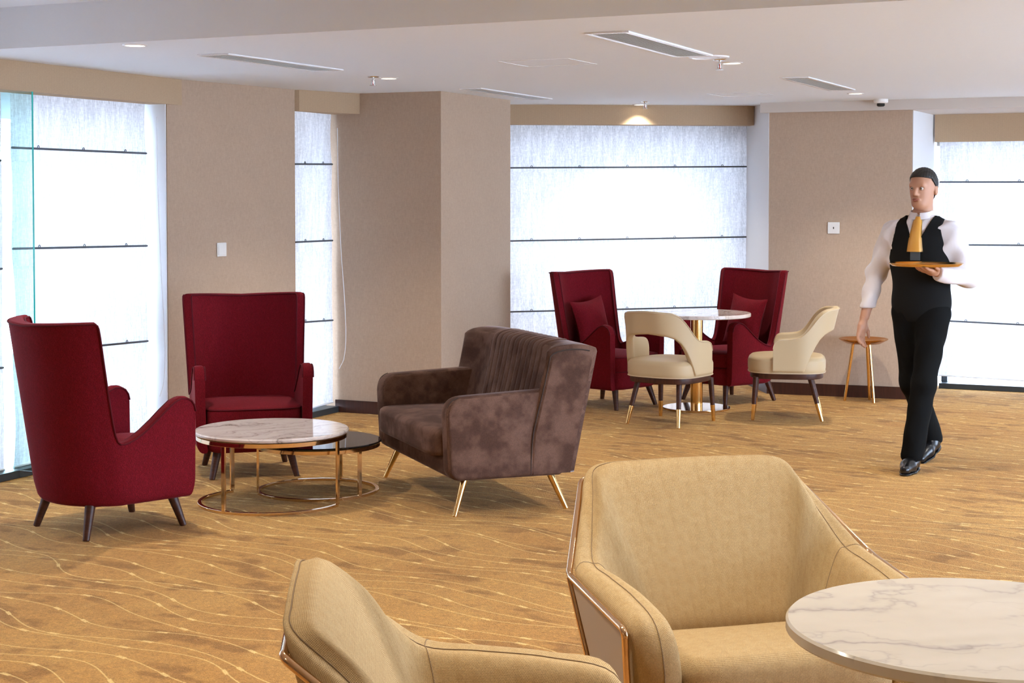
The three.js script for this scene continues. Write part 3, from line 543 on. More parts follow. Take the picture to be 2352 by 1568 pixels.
// ---- brown velvet loveseat
{
  const o = thing('loveseat', 'brown velvet loveseat with channel-stitched back and gold legs', 'sofa', [-0.2225, 0, -8.753], face(-0.935, 0.356));
  const armShape = (z0, z1, y0, y1f, y1b, rf, rb, rlow) => { const s = new THREE.Shape(); s.moveTo(z0 + rb, y0); s.lineTo(z1 - rlow, y0); s.quadraticCurveTo(z1, y0, z1, y0 + rlow); s.lineTo(z1 + 0.012, y1f - rf); s.quadraticCurveTo(z1 + 0.012, y1f, z1 + 0.012 - rf, y1f + 0.002); s.lineTo(z0, y1b); s.lineTo(z0, y0 + rb); s.quadraticCurveTo(z0, y0, z0 + rb, y0); return s; };
  const th = 0.105, bev = 0.026;
  for (const sx of [-1, 1]) {
    let g = new THREE.ExtrudeGeometry(armShape(-0.27, 0.315, 0.20, 0.575, 0.600, 0.075, 0.02, 0.05), { depth: th - 2 * bev, bevelEnabled: true, bevelThickness: bev, bevelSize: 0.022, bevelSegments: 5, curveSegments: 8 });
    g.rotateY(-Math.PI / 2); g.translate(sx > 0 ? 0.632 - bev : -0.527 - bev, 0, 0); g = toCreasedNormals(g, 0.6); metreUV(g);
    const arm = part('arm', g, M.velvet, o);
    const path = armShape(-0.26, 0.330, 0.185, 0.595, 0.620, 0.085, 0.02, 0.055).getPoints(12).map((p) => V(sx * 0.612, p.y, p.x)).slice(1, -16);
    part('piping', pipe(path, 0.0035, 6), M.velvetPipe, arm);
  }
  part('base_rail', metreUV(box(-0.60, 0.60, 0.185, 0.292, -0.30, 0.325, 0.03)), M.velvet, o);
  // seat cushion, slightly domed
  const sp = superell(0.523, 0.315, 9);
  part('seat_cushion', pad(sp, [[0.02, 0.290], [0.004, 0.296], [0, 0.315], [0, 0.395], [0.004, 0.412], [0.02, 0.424]], 0.016, 120, 0, 0.075), M.velvet, o);
  // backrest: cross-sections swept from end to end
  const zF = (y) => lerp(-0.170, -0.275, sstep(0.20, 0.86, y) * 0.35 + clamp((y - 0.40) / 0.44) * 0.65), zR = (y) => lerp(-0.345, -0.470, clamp((y - 0.19) / 0.65));
  const wing = (x) => 0.085 * sstep(0.44, 0.66, Math.abs(x));
  const TOP = 0.845, sec = (x) => {
    const e = Math.abs(x) / 0.655, shr = e > 0.96 ? Math.sqrt(Math.max(0, 1 - ((e - 0.96) / 0.04) ** 2)) : 1, pts = [], T = TOP - 0.035 * sstep(0.88, 1, e) * (1 - shr) - 0.0;
    for (let i = 0; i <= 16; i++) { const y = lerp(0.19, T - 0.035, i / 16); pts.push([zF(y) + wing(x), y]); }
    const a = zF(T) + wing(x), b = zR(T); for (let i = 1; i < 8; i++) { const w = i / 8 * Math.PI; pts.push([lerp(a, b, 0.5 - 0.5 * Math.cos(w)), T - 0.035 + 0.035 * Math.sin(w)]); }
    for (let i = 0; i <= 16; i++) { const y = lerp(T - 0.035, 0.19, i / 16); pts.push([zR(y), y]); }
    return pts.map(([z, y]) => { const mid = (zF(y) + wing(x) + zR(y)) / 2, s2 = lerp(0.78, 1, shr); return V(x * lerp(0.965, 1, clamp((y - 0.2) / 0.6)), 0.19 + (y - 0.19) * lerp(0.985, 1, shr), mid + (z - mid) * s2); });
  };
  const xs = []; for (let i = 0; i <= 72; i++) { const t = i / 36 - 1; xs.push(0.655 * Math.sign(t) * Math.pow(Math.abs(t), 0.8)); }
  const back = part('backrest', metreUV(loft(xs.map(sec))), M.velvet, o);
  // stitched channels in the middle of the back
  const N = 11, wc = 0.068;
  for (let c = 0; c < N; c++) {
    const x0 = (c - N / 2) * wc, x1 = x0 + wc;
    part('channel', sheet(8, 30, (s, t) => {
      const x = lerp(x0 + 0.0015, x1 - 0.0015, s), e = 2 * s - 1, bul = 0.0085 * Math.sqrt(Math.max(0, 1 - Math.pow(Math.abs(e), 4))) - 0.002; let y, z;
      if (t < 0.72) { y = lerp(0.36, TOP - 0.035, t / 0.72); z = zF(y) + bul; } else { const w = (t - 0.72) / 0.28 * Math.PI * 0.62, a = zF(TOP), b = zR(TOP); z = lerp(a, b, 0.5 - 0.5 * Math.cos(w)) + bul * Math.cos(w); y = TOP - 0.035 + 0.035 * Math.sin(w) + bul * Math.sin(w) * 0.8; }
      return [V(x * lerp(0.965, 1, clamp((y - 0.2) / 0.6)), y, z), x, y + z];
    }), M.velvet, back);
  }
  for (const sx of [-1, 1]) { const ring = sec(sx * 0.6545), rim = sec(sx * 0.645); part('piping', pipe(ring.slice(0, 23).map((q, i) => q.lerp(rim[i], 0.45).add(V(sx * 0.0015, 0.0005, 0.001))), 0.0032, 6), M.velvetPipe, back); }
  for (const [sx, sz] of [[-1, 1], [1, 1], [-1, -1], [1, -1]]) part('leg', bar(V(sx * 0.555, 0.20, sz * 0.225), V(sx * 0.612, 0, sz * 0.3025), 0.020, 0.0115, 18), M.brass, o);
}

// ---- nesting coffee tables
function ringBand(R, y0, y1, t, a0 = 0, a1 = Math.PI * 2) {     // flat bar bent to an arc
  const n = Math.max(8, Math.round(96 * (a1 - a0) / (Math.PI * 2))), rings = [], ch = 0.0012;
  for (let i = 0; i <= n; i++) { const w = lerp(a0, a1, i / n), c = Math.cos(w), s = Math.sin(w); rings.push([[R - t, y0 + ch], [R - t + ch, y0], [R - ch, y0], [R, y0 + ch], [R, y1 - ch], [R - ch, y1], [R - t + ch, y1], [R - t, y1 - ch]].map(([r, y]) => V(r * c, y, r * s))); }
  return toCreasedNormals(loft(rings, a1 - a0 < 6.28, a1 - a0 < 6.28), 0.5);
}
function flatBar(ang, R, y0, y1, t, w) { const g = box(-t, 0, y0, y1, -w / 2, w / 2, 0.0015); g.rotateY(-ang); g.translate(R * Math.cos(ang), 0, R * Math.sin(ang)); return g; }
{
  const o = thing('coffee_table', 'round white marble coffee table with open gold ring base', 'table', [-1.256, 0, -8.48], 0);
  const R = 0.385, angs = [Math.atan2(0.33, -0.2), Math.atan2(-0.285, -0.264) + 2 * Math.PI, Math.atan2(0.13, 0.36)];
  part('table_top', disc(0.402, 0.366, 0.386, 0.006), M.marblePink, o).geometry = metreUV(disc(0.402, 0.366, 0.386, 0.006));
  part('top_ring', ringBand(0.392, 0.340, 0.362, 0.016), M.rosegold, o);
  part('sub_top', disc(0.376, 0.355, 0.366, 0.002), M.dark, o);
  part('base_ring', ringBand(R, 0, 0.014, 0.02, angs[2], angs[1]), M.rosegold, o);
  for (const a of angs) part('leg', flatBar(a, R, 0.012, 0.344, 0.012, 0.024), M.rosegold, o);
}
{
  const o = thing('coffee_table', 'low round black glass table tucked under the marble one', 'table', [-1.054, 0, -8.80], 0);
  const R = 0.330;
  part('table_top', disc(0.345, 0.268, 0.280, 0.004), M.blackGlass, o);
  part('top_ring', ringBand(0.336, 0.246, 0.266, 0.016), M.rosegold, o);
  part('base_ring', ringBand(R, 0, 0.014, 0.02), M.rosegold, o);
  for (const a of [Math.atan2(0.02, -0.325), Math.atan2(-0.31, 0.09), Math.atan2(0.21, 0.245)]) part('leg', flatBar(a, R, 0.012, 0.25, 0.012, 0.022), M.rosegold, o);
}

// ---- marble pedestal tables
function pedestalTable(pos, label, R, h, mat) {
  const o = thing('pedestal_table', label, 'table', pos, 0, 'round marble pedestal tables');
  const g = metreUV(disc(R, h - 0.028, h, 0.005)); part('table_top', g, mat, o);
  part('support_plate', disc(0.18, h - 0.036, h - 0.028, 0.002, 48), M.dark, o);
  part('pedestal', lathe([[0.046, 0.012], [0.046, h - 0.036]], 48), M.brass, o);
  part('base_plate', toCreasedNormals(lathe([[0, 0], [0.252, 0], [0.256, 0.004], [0.256, 0.010], [0.252, 0.014], [0, 0.014]], 72), 0.5), M.rosegold, o);
  return o;
}
pedestalTable([1.391, 0, -12.23], 'round marble dining table with gold column, between the red chairs', 0.405, 0.725, M.marblePink);
pedestalTable([0.975, 0, -3.33], 'large round marble table top cut off at the lower right corner', 0.405, 0.72, M.marbleCool);

// ---- cream leather chairs with an open back
const creamChair = (() => {
  const o = thing('side_chair', '', 'chair', [0, 0, 0], 0, 'cream leather side chairs');
  const plan = superell(0.262, 0.272, 3.2);
  part('apron', pad((w) => plan(w) - 0.012, [[0.006, 0.298], [0, 0.302], [0, 0.338], [0.004, 0.34]], 0, 72), M.walnut, o);
  part('seat', pad(plan, [[0.008, 0.338], [-0.002, 0.346], [-0.006, 0.37], [-0.006, 0.42], [0.002, 0.440], [0.018, 0.452]], 0.018, 72), M.leather, o);
  const hem = []; for (let i = 0; i < 72; i++) { const w = i / 72 * 2 * Math.PI, r = plan(w) + 0.003; hem.push(V(r * Math.cos(w), 0.342, r * Math.sin(w))); }
  part('hem_piping', pipe(hem, 0.004, 6, true), M.leatherPipe, o);
  const U = planU(0.282, 0.095, -0.285, 0.215, 0.0), q = (z) => 0.095 - z;
  const c = U.s1, e = U.s1 + U.s2;
  const top = table1([[0, 0.525], [0.004, 0.546], [0.010, 0.562], [0.020, 0.576], [0.034, 0.585], [0.055, 0.590], [0.11, 0.593], [c, 0.600], [c + 0.03, 0.612], [c + 0.055, 0.632], [c + 0.08, 0.664], [c + 0.105, 0.704], [c + 0.13, 0.742], [c + 0.155, 0.770], [c + 0.18, 0.787], [c + 0.21, 0.797], [e - 0.06, 0.802], [e, 0.806], [U.half, 0.808]]);
  const bot = table1([[0, 0.352], [c + 0.055, 0.352], [c + 0.075, 0.40], [c + 0.10, 0.46], [c + 0.13, 0.525], [c + 0.16, 0.575], [c + 0.20, 0.612], [c + 0.25, 0.630], [e, 0.640], [U.half, 0.645]]);
  const stops = []; stops.push(0, 0.004, 0.010, 0.020, 0.034, 0.055, 0.08, 0.11, 0.14, c); for (let i = 1; i <= 34; i++) stops.push(lerp(c, e, i / 34)); for (let i = 1; i <= 5; i++) stops.push(lerp(e, U.half, i / 5));
  const warp = (x, y, z, k) => { const h = clamp((y - 0.42) / 0.4), w = sstep(c - 0.05, e, k); return V(x * (1 - 0.05 * h * w), y, z - 0.075 * h * w - 0.015 * h * h * w); };
  const s = shell(U, stops, top, bot, () => 0.05, warp, 0.016, 0.016);
  part('backrest', s.geo, M.leather, o);
  part('piping', pipe(s.outer, 0.0026, 6), M.leatherPipe, o);
  const mix = (a, b, t) => a.clone().lerp(b, t);
  for (const [a, b, sl] of [[V(-0.205, 0.31, 0.215), V(-0.218, 0, 0.237), 0.115], [V(0.205, 0.31, 0.215), V(0.218, 0, 0.237), 0.115], [V(-0.165, 0.31, -0.165), V(-0.207, 0, -0.250), 0.125], [V(0.165, 0.31, -0.165), V(0.207, 0, -0.250), 0.125]]) {
    const t = 1 - sl / 0.31, leg = part('leg', bar(a, mix(a, b, t), 0.0205, 0.0165, 16, 0.001), M.walnut, o);
    part('brass_tip', bar(mix(a, b, t), b, 0.0170, 0.0125, 16, 0.001), M.brass, leg);
  }
  return o;
})();
creamChair.position.set(1.122, 0, -11.49); creamChair.rotation.y = face(0.58, -0.81); creamChair.userData.label = 'cream leather chair seen from behind with arched back opening';
copy(creamChair, 'cream leather chair in side view, beside the gold tripod table', [1.99, 0, -11.76], face(-0.985, -0.17));

// ---- gold tripod side table
{
  const o = thing('side_table', 'small gold tripod side table with dished round top by far wall', 'table', [2.735, 0, -12.64]);
  part('tray_top', toCreasedNormals(lathe([[0, 0.455], [0.13, 0.455], [0.185, 0.484], [0.190, 0.490], [0.186, 0.494], [0.178, 0.490], [0.125, 0.467], [0, 0.467]], 64), 0.6), M.copper, o);
  for (const [x, z] of [[-0.133, -0.05], [0.075, -0.106], [0.06, 0.11]]) part('leg', bar(V(x * 0.55, 0.458, z * 0.55), V(x, 0, z), 0.0125, 0.011, 14), M.brass, o);
}

// ---- woven lounge chairs of the foreground with gold rod frames
const loungeChair = (() => {
  const o = thing('lounge_chair', '', 'armchair', [0, 0, 0], 0, 'beige woven lounge chairs');
  // stations from arm front to the middle of the back: O = rod line, I = seam line, B = where it meets the seat, U = lower outside edge
  const St = [
    { O: [0.398, 0.255, 0.385], I: [0.352, 0.255, 0.425], B: [0.325, 0.245, 0.400], U: [0.385, 0.235, 0.370] },
    { O: [0.420, 0.390, 0.420], I: [0.362, 0.385, 0.460], B: [0.318, 0.320, 0.440], U: [0.395, 0.24, 0.385] },
    { O: [0.440, 0.490, 0.410], I: [0.372, 0.494, 0.425], B: [0.318, 0.36, 0.425], U: [0.40, 0.235, 0.37] },
    { O: [0.446, 0.515, 0.270], I: [0.378, 0.535, 0.275], B: [0.305, 0.36, 0.275], U: [0.41, 0.23, 0.25] },
    { O: [0.451, 0.533, 0.120], I: [0.388, 0.552, 0.110], B: [0.295, 0.355, 0.120], U: [0.41, 0.23, 0.12] },
    { O: [0.452, 0.552, 0.000], I: [0.392, 0.566, -0.020], B: [0.275, 0.345, 0.030], U: [0.40, 0.23, 0.02] },
    { O: [0.410, 0.625, -0.105], I: [0.365, 0.640, -0.108], B: [0.240, 0.345, 0.005], U: [0.35, 0.23, -0.06] },
    { O: [0.365, 0.697, -0.205], I: [0.332, 0.722, -0.196], B: [0.210, 0.345, 0.000], U: [0.31, 0.23, -0.10] },
    { O: [0.330, 0.750, -0.278], I: [0.306, 0.780, -0.268], B: [0.190, 0.345, 0.000], U: [0.28, 0.23, -0.13] },
    { O: [0.285, 0.768, -0.293], I: [0.270, 0.795, -0.286], B: [0.165, 0.345, 0.000], U: [0.25, 0.23, -0.14] },
    { O: [0.150, 0.772, -0.297], I: [0.145, 0.801, -0.290], B: [0.090, 0.345, 0.000], U: [0.14, 0.23, -0.15] },
    { O: [0.000, 0.773, -0.298], I: [0.000, 0.803, -0.291], B: [0.000, 0.345, 0.000], U: [0.00, 0.23, -0.15] },
  ];
  const full = [...St.map((s) => s), ...St.slice(0, -1).reverse().map((s) => Object.fromEntries(['O', 'I', 'B', 'U'].map((k) => [k, [-s[k][0], s[k][1], s[k][2]]])))];
  const curve = (k) => new THREE.CatmullRomCurve3(full.map((s) => V(...s[k])), false, 'centripetal');
  const C = { O: curve('O'), I: curve('I'), B: curve('B'), U: curve('U') }, NS = 120, at = (k, i) => C[k].getPoint(i / NS);
  const rings = [], seam = [];
  for (let i = 0; i <= NS; i++) {
    const O = at('O', i), I = at('I', i), B = at('B', i), U = at('U', i), out = V(0, 0, 0), sec = [];
    const st = Math.min(i, NS - i) / NS * (full.length - 1), bk = sstep(4.0, 7.4, st), n = V(Math.sign(O.x || 1) * (1 - bk), -0.18 - 0.30 * bk, -0.95 * bk).normalize();   // outward: sideways for the arms, backwards for the back
    const up = I.clone().sub(B).normalize();
    for (let k = 0; k < 5; k++) sec.push(O.clone().lerp(I, k / 5).addScaledVector(up, 0.016 * Math.sin(Math.PI * k / 5)));
    const bul = n.clone().negate();
    for (let k = 0; k <= 14; k++) { const t = Math.pow(k / 14, 1.7); sec.push(I.clone().lerp(B, t).addScaledVector(bul, (0.040 + 0.018 * bk) * (1 - 0.65 * Math.exp(-(((st - 5.6) / 1.1) ** 2))) * Math.pow(Math.max(0, Math.sin(Math.PI * Math.pow(t, 0.46))), 0.75) * (1 - 0.2 * t))); }
    for (let k = 1; k <= 3; k++) sec.push(B.clone().lerp(U.clone().addScaledVector(bul, 0.04), k / 3));
    for (let k = 0; k < 8; k++) sec.push(U.clone().lerp(O, k / 8).addScaledVector(n, 0.006 * Math.sin(Math.PI * k / 8)));
    rings.push(sec); seam.push(I.clone().addScaledVector(up, 0.0015).addScaledVector(bul, 0.001));
  }
  part('padded_shell', loft(rings), M.weave, o);
  part('edge_seam', pipe(seam, 0.0013, 6), M.seam, o);
  for (const s of [1, -1]) {       // seam across arm and back at the corner
    const i0 = s > 0 ? Math.round(NS * 5 / 22) : NS - Math.round(NS * 5 / 22), p = []; for (let k = 0; k <= 14; k++) { const q = rings[i0][Math.min(4 + k, 19)]; p.push(q.clone()); } p.unshift(...rings[i0].slice(0, 4).map((q) => q.clone()));
    const nrm = V(-s * 0.3, 0.5, 0.6).normalize(); part('corner_seam', pipe(p.map((q) => q.addScaledVector(nrm, 0.0005)), 0.0013, 6), M.seam, o);
  }
  // felt-covered outer sides
  const seatG = pad(superell(0.318, 0.245, 6), [[0.03, 0.255], [0, 0.28], [0, 0.345], [0.006, 0.372], [0.03, 0.392]], 0.02, 96, 0, 0.235); { const p = seatG.attributes.position; for (let i = 0; i < p.count; i++) p.setY(i, p.getY(i) + (p.getZ(i) - 0.22) * 0.10 - 0.008); }
  part('seat_cushion', metreUV(seatG), M.weave, o);
  for (const s of [1, -1]) {
    const q = [[0.466, 0.520, 0.022], [0.450, 0.474, 0.402], [0.414, 0.225, 0.345], [0.424, 0.225, 0.14]].map(([x, y, z]) => V(s * x, y, z)), w = V(-s * 0.02, 0, 0);
    const g = loft([q.map((p) => p.clone().add(w)), q]); part('side_panel', toCreasedNormals(g, 0.5), M.felt, o);
  }
  const r = 0.0095, off = 0.012, line = (s) => [V(s * 0.395, 0, 0.325), V(s * (0.445 + off), 0.490, 0.423), V(s * (0.458 + off), 0.541, 0.0), V(s * (0.322 + off), 0.752, -0.296)];
  const a = line(-1), b = line(1);
  part('frame_rod', pipe(bent([...a, ...b.reverse()], 0.022, 8), r, 12), M.rod, o);
  for (const s of [1, -1]) part('rear_leg', bar(V(s * (0.457 + off), 0.536, 0.002), V(s * 0.395, 0, 0.205), 0.0092, 0.0092, 12), M.rod, o);
  return o;
})();
loungeChair.position.set(0.611, 0, -4.657); loungeChair.rotation.y = 0.278; loungeChair.userData.label = 'beige woven lounge chair facing the camera, left of the foreground marble table';
copy(loungeChair, 'beige woven lounge chair cut off at the bottom edge, turned to the right', [-0.154, 0, -3.324], 1.656);

// ------------------------------------------------------------------ the waiter
function netMesh(sdf, lo, hi, cell) {     // surface nets over a signed distance field
  const n = [0, 1, 2].map((k) => Math.ceil((hi[k] - lo[k]) / cell) + 1), [nx, ny, nz] = n, f = new Float32Array(nx * ny * nz), id = (i, j, k) => (k * ny + j) * nx + i;
  for (let k = 0; k < nz; k++) for (let j = 0; j < ny; j++) for (let i = 0; i < nx; i++) f[id(i, j, k)] = sdf(lo[0] + i * cell, lo[1] + j * cell, lo[2] + k * cell);
  const vert = new Int32Array(nx * ny * nz).fill(-1), pos = [], idx = [];
  for (let k = 0; k < nz - 1; k++) for (let j = 0; j < ny - 1; j++) for (let i = 0; i < nx - 1; i++) {
    let cnt = 0, sx = 0, sy = 0, sz = 0;
    const c = []; for (let m = 0; m < 8; m++) c.push(f[id(i + (m & 1), j + ((m >> 1) & 1), k + (m >> 2))]);
    for (let a = 0; a < 8; a++) for (const bit of [1, 2, 4]) if (!(a & bit)) { const b = a | bit, u = c[a], v = c[b]; if ((u < 0) !== (v < 0)) { const t = u / (u - v); sx += (a & 1) + (bit === 1 ? t : 0); sy += ((a >> 1) & 1) + (bit === 2 ? t : 0); sz += (a >> 2) + (bit === 4 ? t : 0); cnt++; } }
    if (cnt) { vert[id(i, j, k)] = pos.length / 3; pos.push(lo[0] + (i + sx / cnt) * cell, lo[1] + (j + sy / cnt) * cell, lo[2] + (k + sz / cnt) * cell); }
  }
  const quad = (a, b, c, d, flip) => { if (a < 0 || b < 0 || c < 0 || d < 0) return; flip ? idx.push(a, c, b, a, d, c) : idx.push(a, b, c, a, c, d); };
  for (let k = 1; k < nz - 1; k++) for (let j = 1; j < ny - 1; j++) for (let i = 1; i < nx - 1; i++) {
    const u = f[id(i, j, k)] < 0;
    if (u !== f[id(i + 1, j, k)] < 0) quad(vert[id(i, j - 1, k - 1)], vert[id(i, j, k - 1)], vert[id(i, j, k)], vert[id(i, j - 1, k)], !u);
    if (u !== f[id(i, j + 1, k)] < 0) quad(vert[id(i - 1, j, k - 1)], vert[id(i - 1, j, k)], vert[id(i, j, k)], vert[id(i, j, k - 1)], !u);
    if (u !== f[id(i, j, k + 1)] < 0) quad(vert[id(i - 1, j - 1, k)], vert[id(i, j - 1, k)], vert[id(i, j, k)], vert[id(i - 1, j, k)], !u);
  }
  const g = new THREE.BufferGeometry(); g.setAttribute('position', new THREE.Float32BufferAttribute(pos, 3)); g.setIndex(idx);
  g.setAttribute('uv', new THREE.Float32BufferAttribute(new Float32Array(pos.length / 3 * 2), 2)); g.computeVertexNormals(); return outward(g);
}
const smin = (a, b, k) => { const h = Math.max(k - Math.abs(a - b), 0) / k; return Math.min(a, b) - h * h * k * 0.25; };
const cap = (a, b, ra, rb) => { const dx = b[0] - a[0], dy = b[1] - a[1], dz = b[2] - a[2], L = dx * dx + dy * dy + dz * dz; return (x, y, z) => { const t = clamp(((x - a[0]) * dx + (y - a[1]) * dy + (z - a[2]) * dz) / L); return Math.hypot(x - a[0] - dx * t, y - a[1] - dy * t, z - a[2] - dz * t) - lerp(ra, rb, t); }; };
const ell = (c, r) => (x, y, z) => { const a = (x - c[0]) / r[0], b = (y - c[1]) / r[1], d = (z - c[2]) / r[2], k = Math.sqrt(a * a + b * b + d * d); return (k - 1) * Math.min(r[0], r[1], r[2]) * (k > 0.5 ? 1 : 1); };
const blend = (list, k) => (x, y, z) => { let d = 1e3; for (const s of list) d = smin(d, s(x, y, z), k); return d; };
{
  const o = thing('person', 'walking waiter in white shirt, black vest and trousers, holding a tray', 'person', [2.42, 0, -9.615], face(-0.5, 0.866));
  // joints: right arm hangs, left arm bent under the tray, right leg forward
  const hipR = [-0.080, 0.90, -0.01], hipL = [0.080, 0.90, 0.015], kneeR = [-0.055, 0.49, -0.02], kneeL = [0.060, 0.50, 0.145], ankR = [-0.005, 0.130, -0.280], ankL = [0.012, 0.095, 0.200];
  const shR = [-0.178, 1.375, 0.0], shL = [0.178, 1.375, 0.0], elR = [-0.285, 1.13, -0.03], elL = [0.275, 1.125, 0.00], wrR = [-0.325, 0.875, 0.055], wrL = [0.165, 1.155, 0.235];
  const torso = blend([ell([0, 0.955, -0.005], [0.140, 0.13, 0.100]), ell([0, 1.11, 0.0], [0.122, 0.18, 0.088]), ell([0, 1.27, 0.002], [0.160, 0.17, 0.108]), cap([-0.13, 1.375, -0.008], [0.13, 1.375, -0.008], 0.056, 0.056), cap([0, 1.37, -0.01], [0, 1.45, -0.008], 0.10, 0.055)], 0.07);
  const armR = blend([cap(shR, elR, 0.055, 0.043), cap(elR, wrR, 0.044, 0.028)], 0.03), armL = blend([cap(shL, elL, 0.055, 0.043), cap(elL, wrL, 0.044, 0.028)], 0.03);
  const legR = blend([cap(hipR, kneeR, 0.085, 0.054), cap(kneeR, ankR, 0.054, 0.040)], 0.04), legL = blend([cap(hipL, kneeL, 0.085, 0.054), cap(kneeL, ankL, 0.054, 0.040)], 0.04);
  const neck = cap([0, 1.44, -0.010], [0.0, 1.56, -0.008], 0.054, 0.047);
  const body = blend([torso, armR, armL, legR, legL, neck], 0.045);
  // head, turned a little to the person's right
  const hy = 1.638, hd = blend([ell([0, hy + 0.035, 0.000], [0.074, 0.088, 0.094]), ell([0, hy - 0.03, 0.026], [0.062, 0.085, 0.070]), ell([0, hy - 0.088, 0.060], [0.034, 0.024, 0.034])], 0.03);
  const nose = blend([cap([0, hy + 0.012, 0.092], [0, hy - 0.026, 0.113], 0.008, 0.012), ell([0.011, hy - 0.031, 0.100], [0.008, 0.007, 0.010]), ell([-0.011, hy - 0.031, 0.100], [0.008, 0.007, 0.010])], 0.010);
  const brow = cap([-0.035, hy + 0.026, 0.082], [0.035, hy + 0.026, 0.082], 0.012, 0.012), ears = (x, y, z) => { const s = Math.abs(x); return ell([0.076, hy - 0.005, -0.008], [0.010, 0.030, 0.018])(s, y, z); };
  const eyes = (x, y, z) => ell([0.031, hy + 0.006, 0.092], [0.016, 0.010, 0.014])(Math.abs(x), y, z);
  const head = (x, y, z) => { let d = smin(hd(x, y, z), nose(x, y, z), 0.012); d = smin(d, brow(x, y, z), 0.02); d = smin(d, ears(x, y, z), 0.008); d = Math.max(d, -eyes(x, y, z)); const m = ell([0, hy - 0.060, 0.094], [0.024, 0.010, 0.010])(x, y, z); d = smin(d, m, 0.008); return smin(d, cap([0, 1.48, -0.012], [0, 1.575, -0.008], 0.052, 0.048)(x, y, z), 0.022); };
  const turn = -0.20, headGeo = (g) => { g.translate(0.01, 0, 0); g.rotateY(turn); return g; };
  // hands: palm and five fingers, all in the hand's own frame (fingers along -y, palm facing +z, thumb on +x)
  const handSdf = (curl, th) => {
    const list = [cap([-0.024, -0.025, 0], [-0.024, -0.080, 0.002], 0.016, 0.014), cap([0.0, -0.020, 0], [0.0, -0.085, 0.002], 0.017, 0.014), cap([0.024, -0.025, 0], [0.022, -0.082, 0.002], 0.016, 0.013), cap([0, 0.03, 0], [0, -0.03, 0], 0.026, 0.024)];
    const palm = blend(list, 0.02);
    const fing = [[-0.031, 0.062], [-0.011, 0.074], [0.010, 0.080], [0.031, 0.070]].map(([x, L]) => {
      const p0 = [x, -0.078, 0.001], a1 = curl * 0.6, a2 = curl * 1.5, a3 = curl * 2.1, s = (p, a, l) => [p[0] + x * 0.10 * l / L * 0.3, p[1] - l * Math.cos(a), p[2] + l * Math.sin(a)], p1 = s(p0, a1, L * 0.45), p2 = s(p1, a2, L * 0.32), p3 = s(p2, a3, L * 0.23);
      return blend([cap(p0, p1, 0.0095, 0.0088), cap(p1, p2, 0.0088, 0.0080), cap(p2, p3, 0.0080, 0.0068)], 0.003);
    });
    const thumb = blend([cap([0.022, -0.015, 0.004], [0.050, -0.045, 0.014 + th], 0.014, 0.0105), cap([0.050, -0.045, 0.014 + th], [0.054, -0.078, 0.024 + th * 1.4], 0.0105, 0.008)], 0.006);
    return (x, y, z) => { let d = palm(x, y, z); d = smin(d, thumb(x, y, z), 0.012); for (const f of fing) d = Math.min(d, smin(d, f(x, y, z), 0.006)); return d; };
  };
  const hand = (curl, th, m) => { const g = netMesh(handSdf(curl, th), [-0.075, -0.20, -0.045], [0.085, 0.065, 0.11], 0.0034); g.applyMatrix4(m); return outward(g); };
  const basis = (p, down, palm) => { const y = V(...down).negate().normalize(), z0 = V(...palm), x = y.clone().cross(z0).normalize(), z = x.clone().cross(y); return new THREE.Matrix4().makeBasis(x, y, z).setPosition(...p); };
  const handRm = basis([-0.331, 0.845, 0.063], [-0.12, -0.95, 0.22], [0.9, -0.1, 0.25]);
  const handLm = basis([0.152, 1.168, 0.262], [-0.30, 0.10, 0.92], [0.0, 1, -0.1]);
  part('body', merged([netMesh(body, [-0.42, 0.0, -0.42], [0.42, 1.6, 0.42], 0.012), headGeo(netMesh(head, [-0.11, 1.48, -0.13], [0.11, 1.79, 0.15], 0.0036)), hand(0.42, 0.0, handRm), hand(0.16, -0.004, handLm)]), M.skin, o);
  const hair = (x, y, z) => { const line = hy + (z > 0.03 ? 0.062 + (z - 0.03) * 0.2 : lerp(-0.035, 0.062, sstep(-0.05, 0.05, z))) - (z < -0.03 ? 0.03 : 0); return Math.max(hd(x, y, z) - 0.0075 - 0.0012 * Math.sin(x * 330) * Math.sin(z * 210 + y * 90), line - y); };
  part('hair', headGeo(netMesh(hair, [-0.11, 1.5, -0.13], [0.11, 1.79, 0.15], 0.004)), M.hair, o);
  for (const s of [-1, 1]) {
    const eb = part('eye', headGeo(new THREE.SphereGeometry(0.0105, 16, 12).translate(s * 0.031, hy + 0.006, 0.081)), M.sclera, o); part('iris', headGeo(new THREE.SphereGeometry(0.0052, 12, 10).translate(s * 0.0305, hy + 0.006, 0.0875)), M.eye, eb);
    part('eyebrow', headGeo(pipe([V(s * 0.015, hy + 0.027, 0.094), V(s * 0.030, hy + 0.032, 0.090), V(s * 0.047, hy + 0.027, 0.078)], 0.004, 6)), M.hair, o);
  }
  part('lips', headGeo(merged([pipe([V(-0.022, hy - 0.060, 0.094), V(-0.008, hy - 0.056, 0.1045), V(0, hy - 0.058, 0.1055), V(0.008, hy - 0.056, 0.1045), V(0.022, hy - 0.060, 0.094)], 0.0035, 8), pipe([V(-0.020, hy - 0.062, 0.094), V(0, hy - 0.067, 0.105), V(0.020, hy - 0.062, 0.094)], 0.0042, 8)])), M.lip, o);
  // clothes
  const up = blend([torso, armR, armL], 0.05);
  const wrinkle = (x, y, z) => 0.004 * Math.sin(y * 46 + x * 22 + 3 * Math.sin(z * 21 + x * 13)) + 0.003 * Math.sin(x * 60 - y * 31 + z * 44);
  const planeCut = (p, n) => { const v = V(...n).normalize(); return (x, y, z) => (x - p[0]) * v.x + (y - p[1]) * v.y + (z - p[2]) * v.z; };
  const cutR = planeCut([-0.328, 0.862, 0.060], [-0.12, -0.95, 0.22]), cutL = planeCut([0.158, 1.160, 0.246], [-0.42, 0.1, 0.9]);
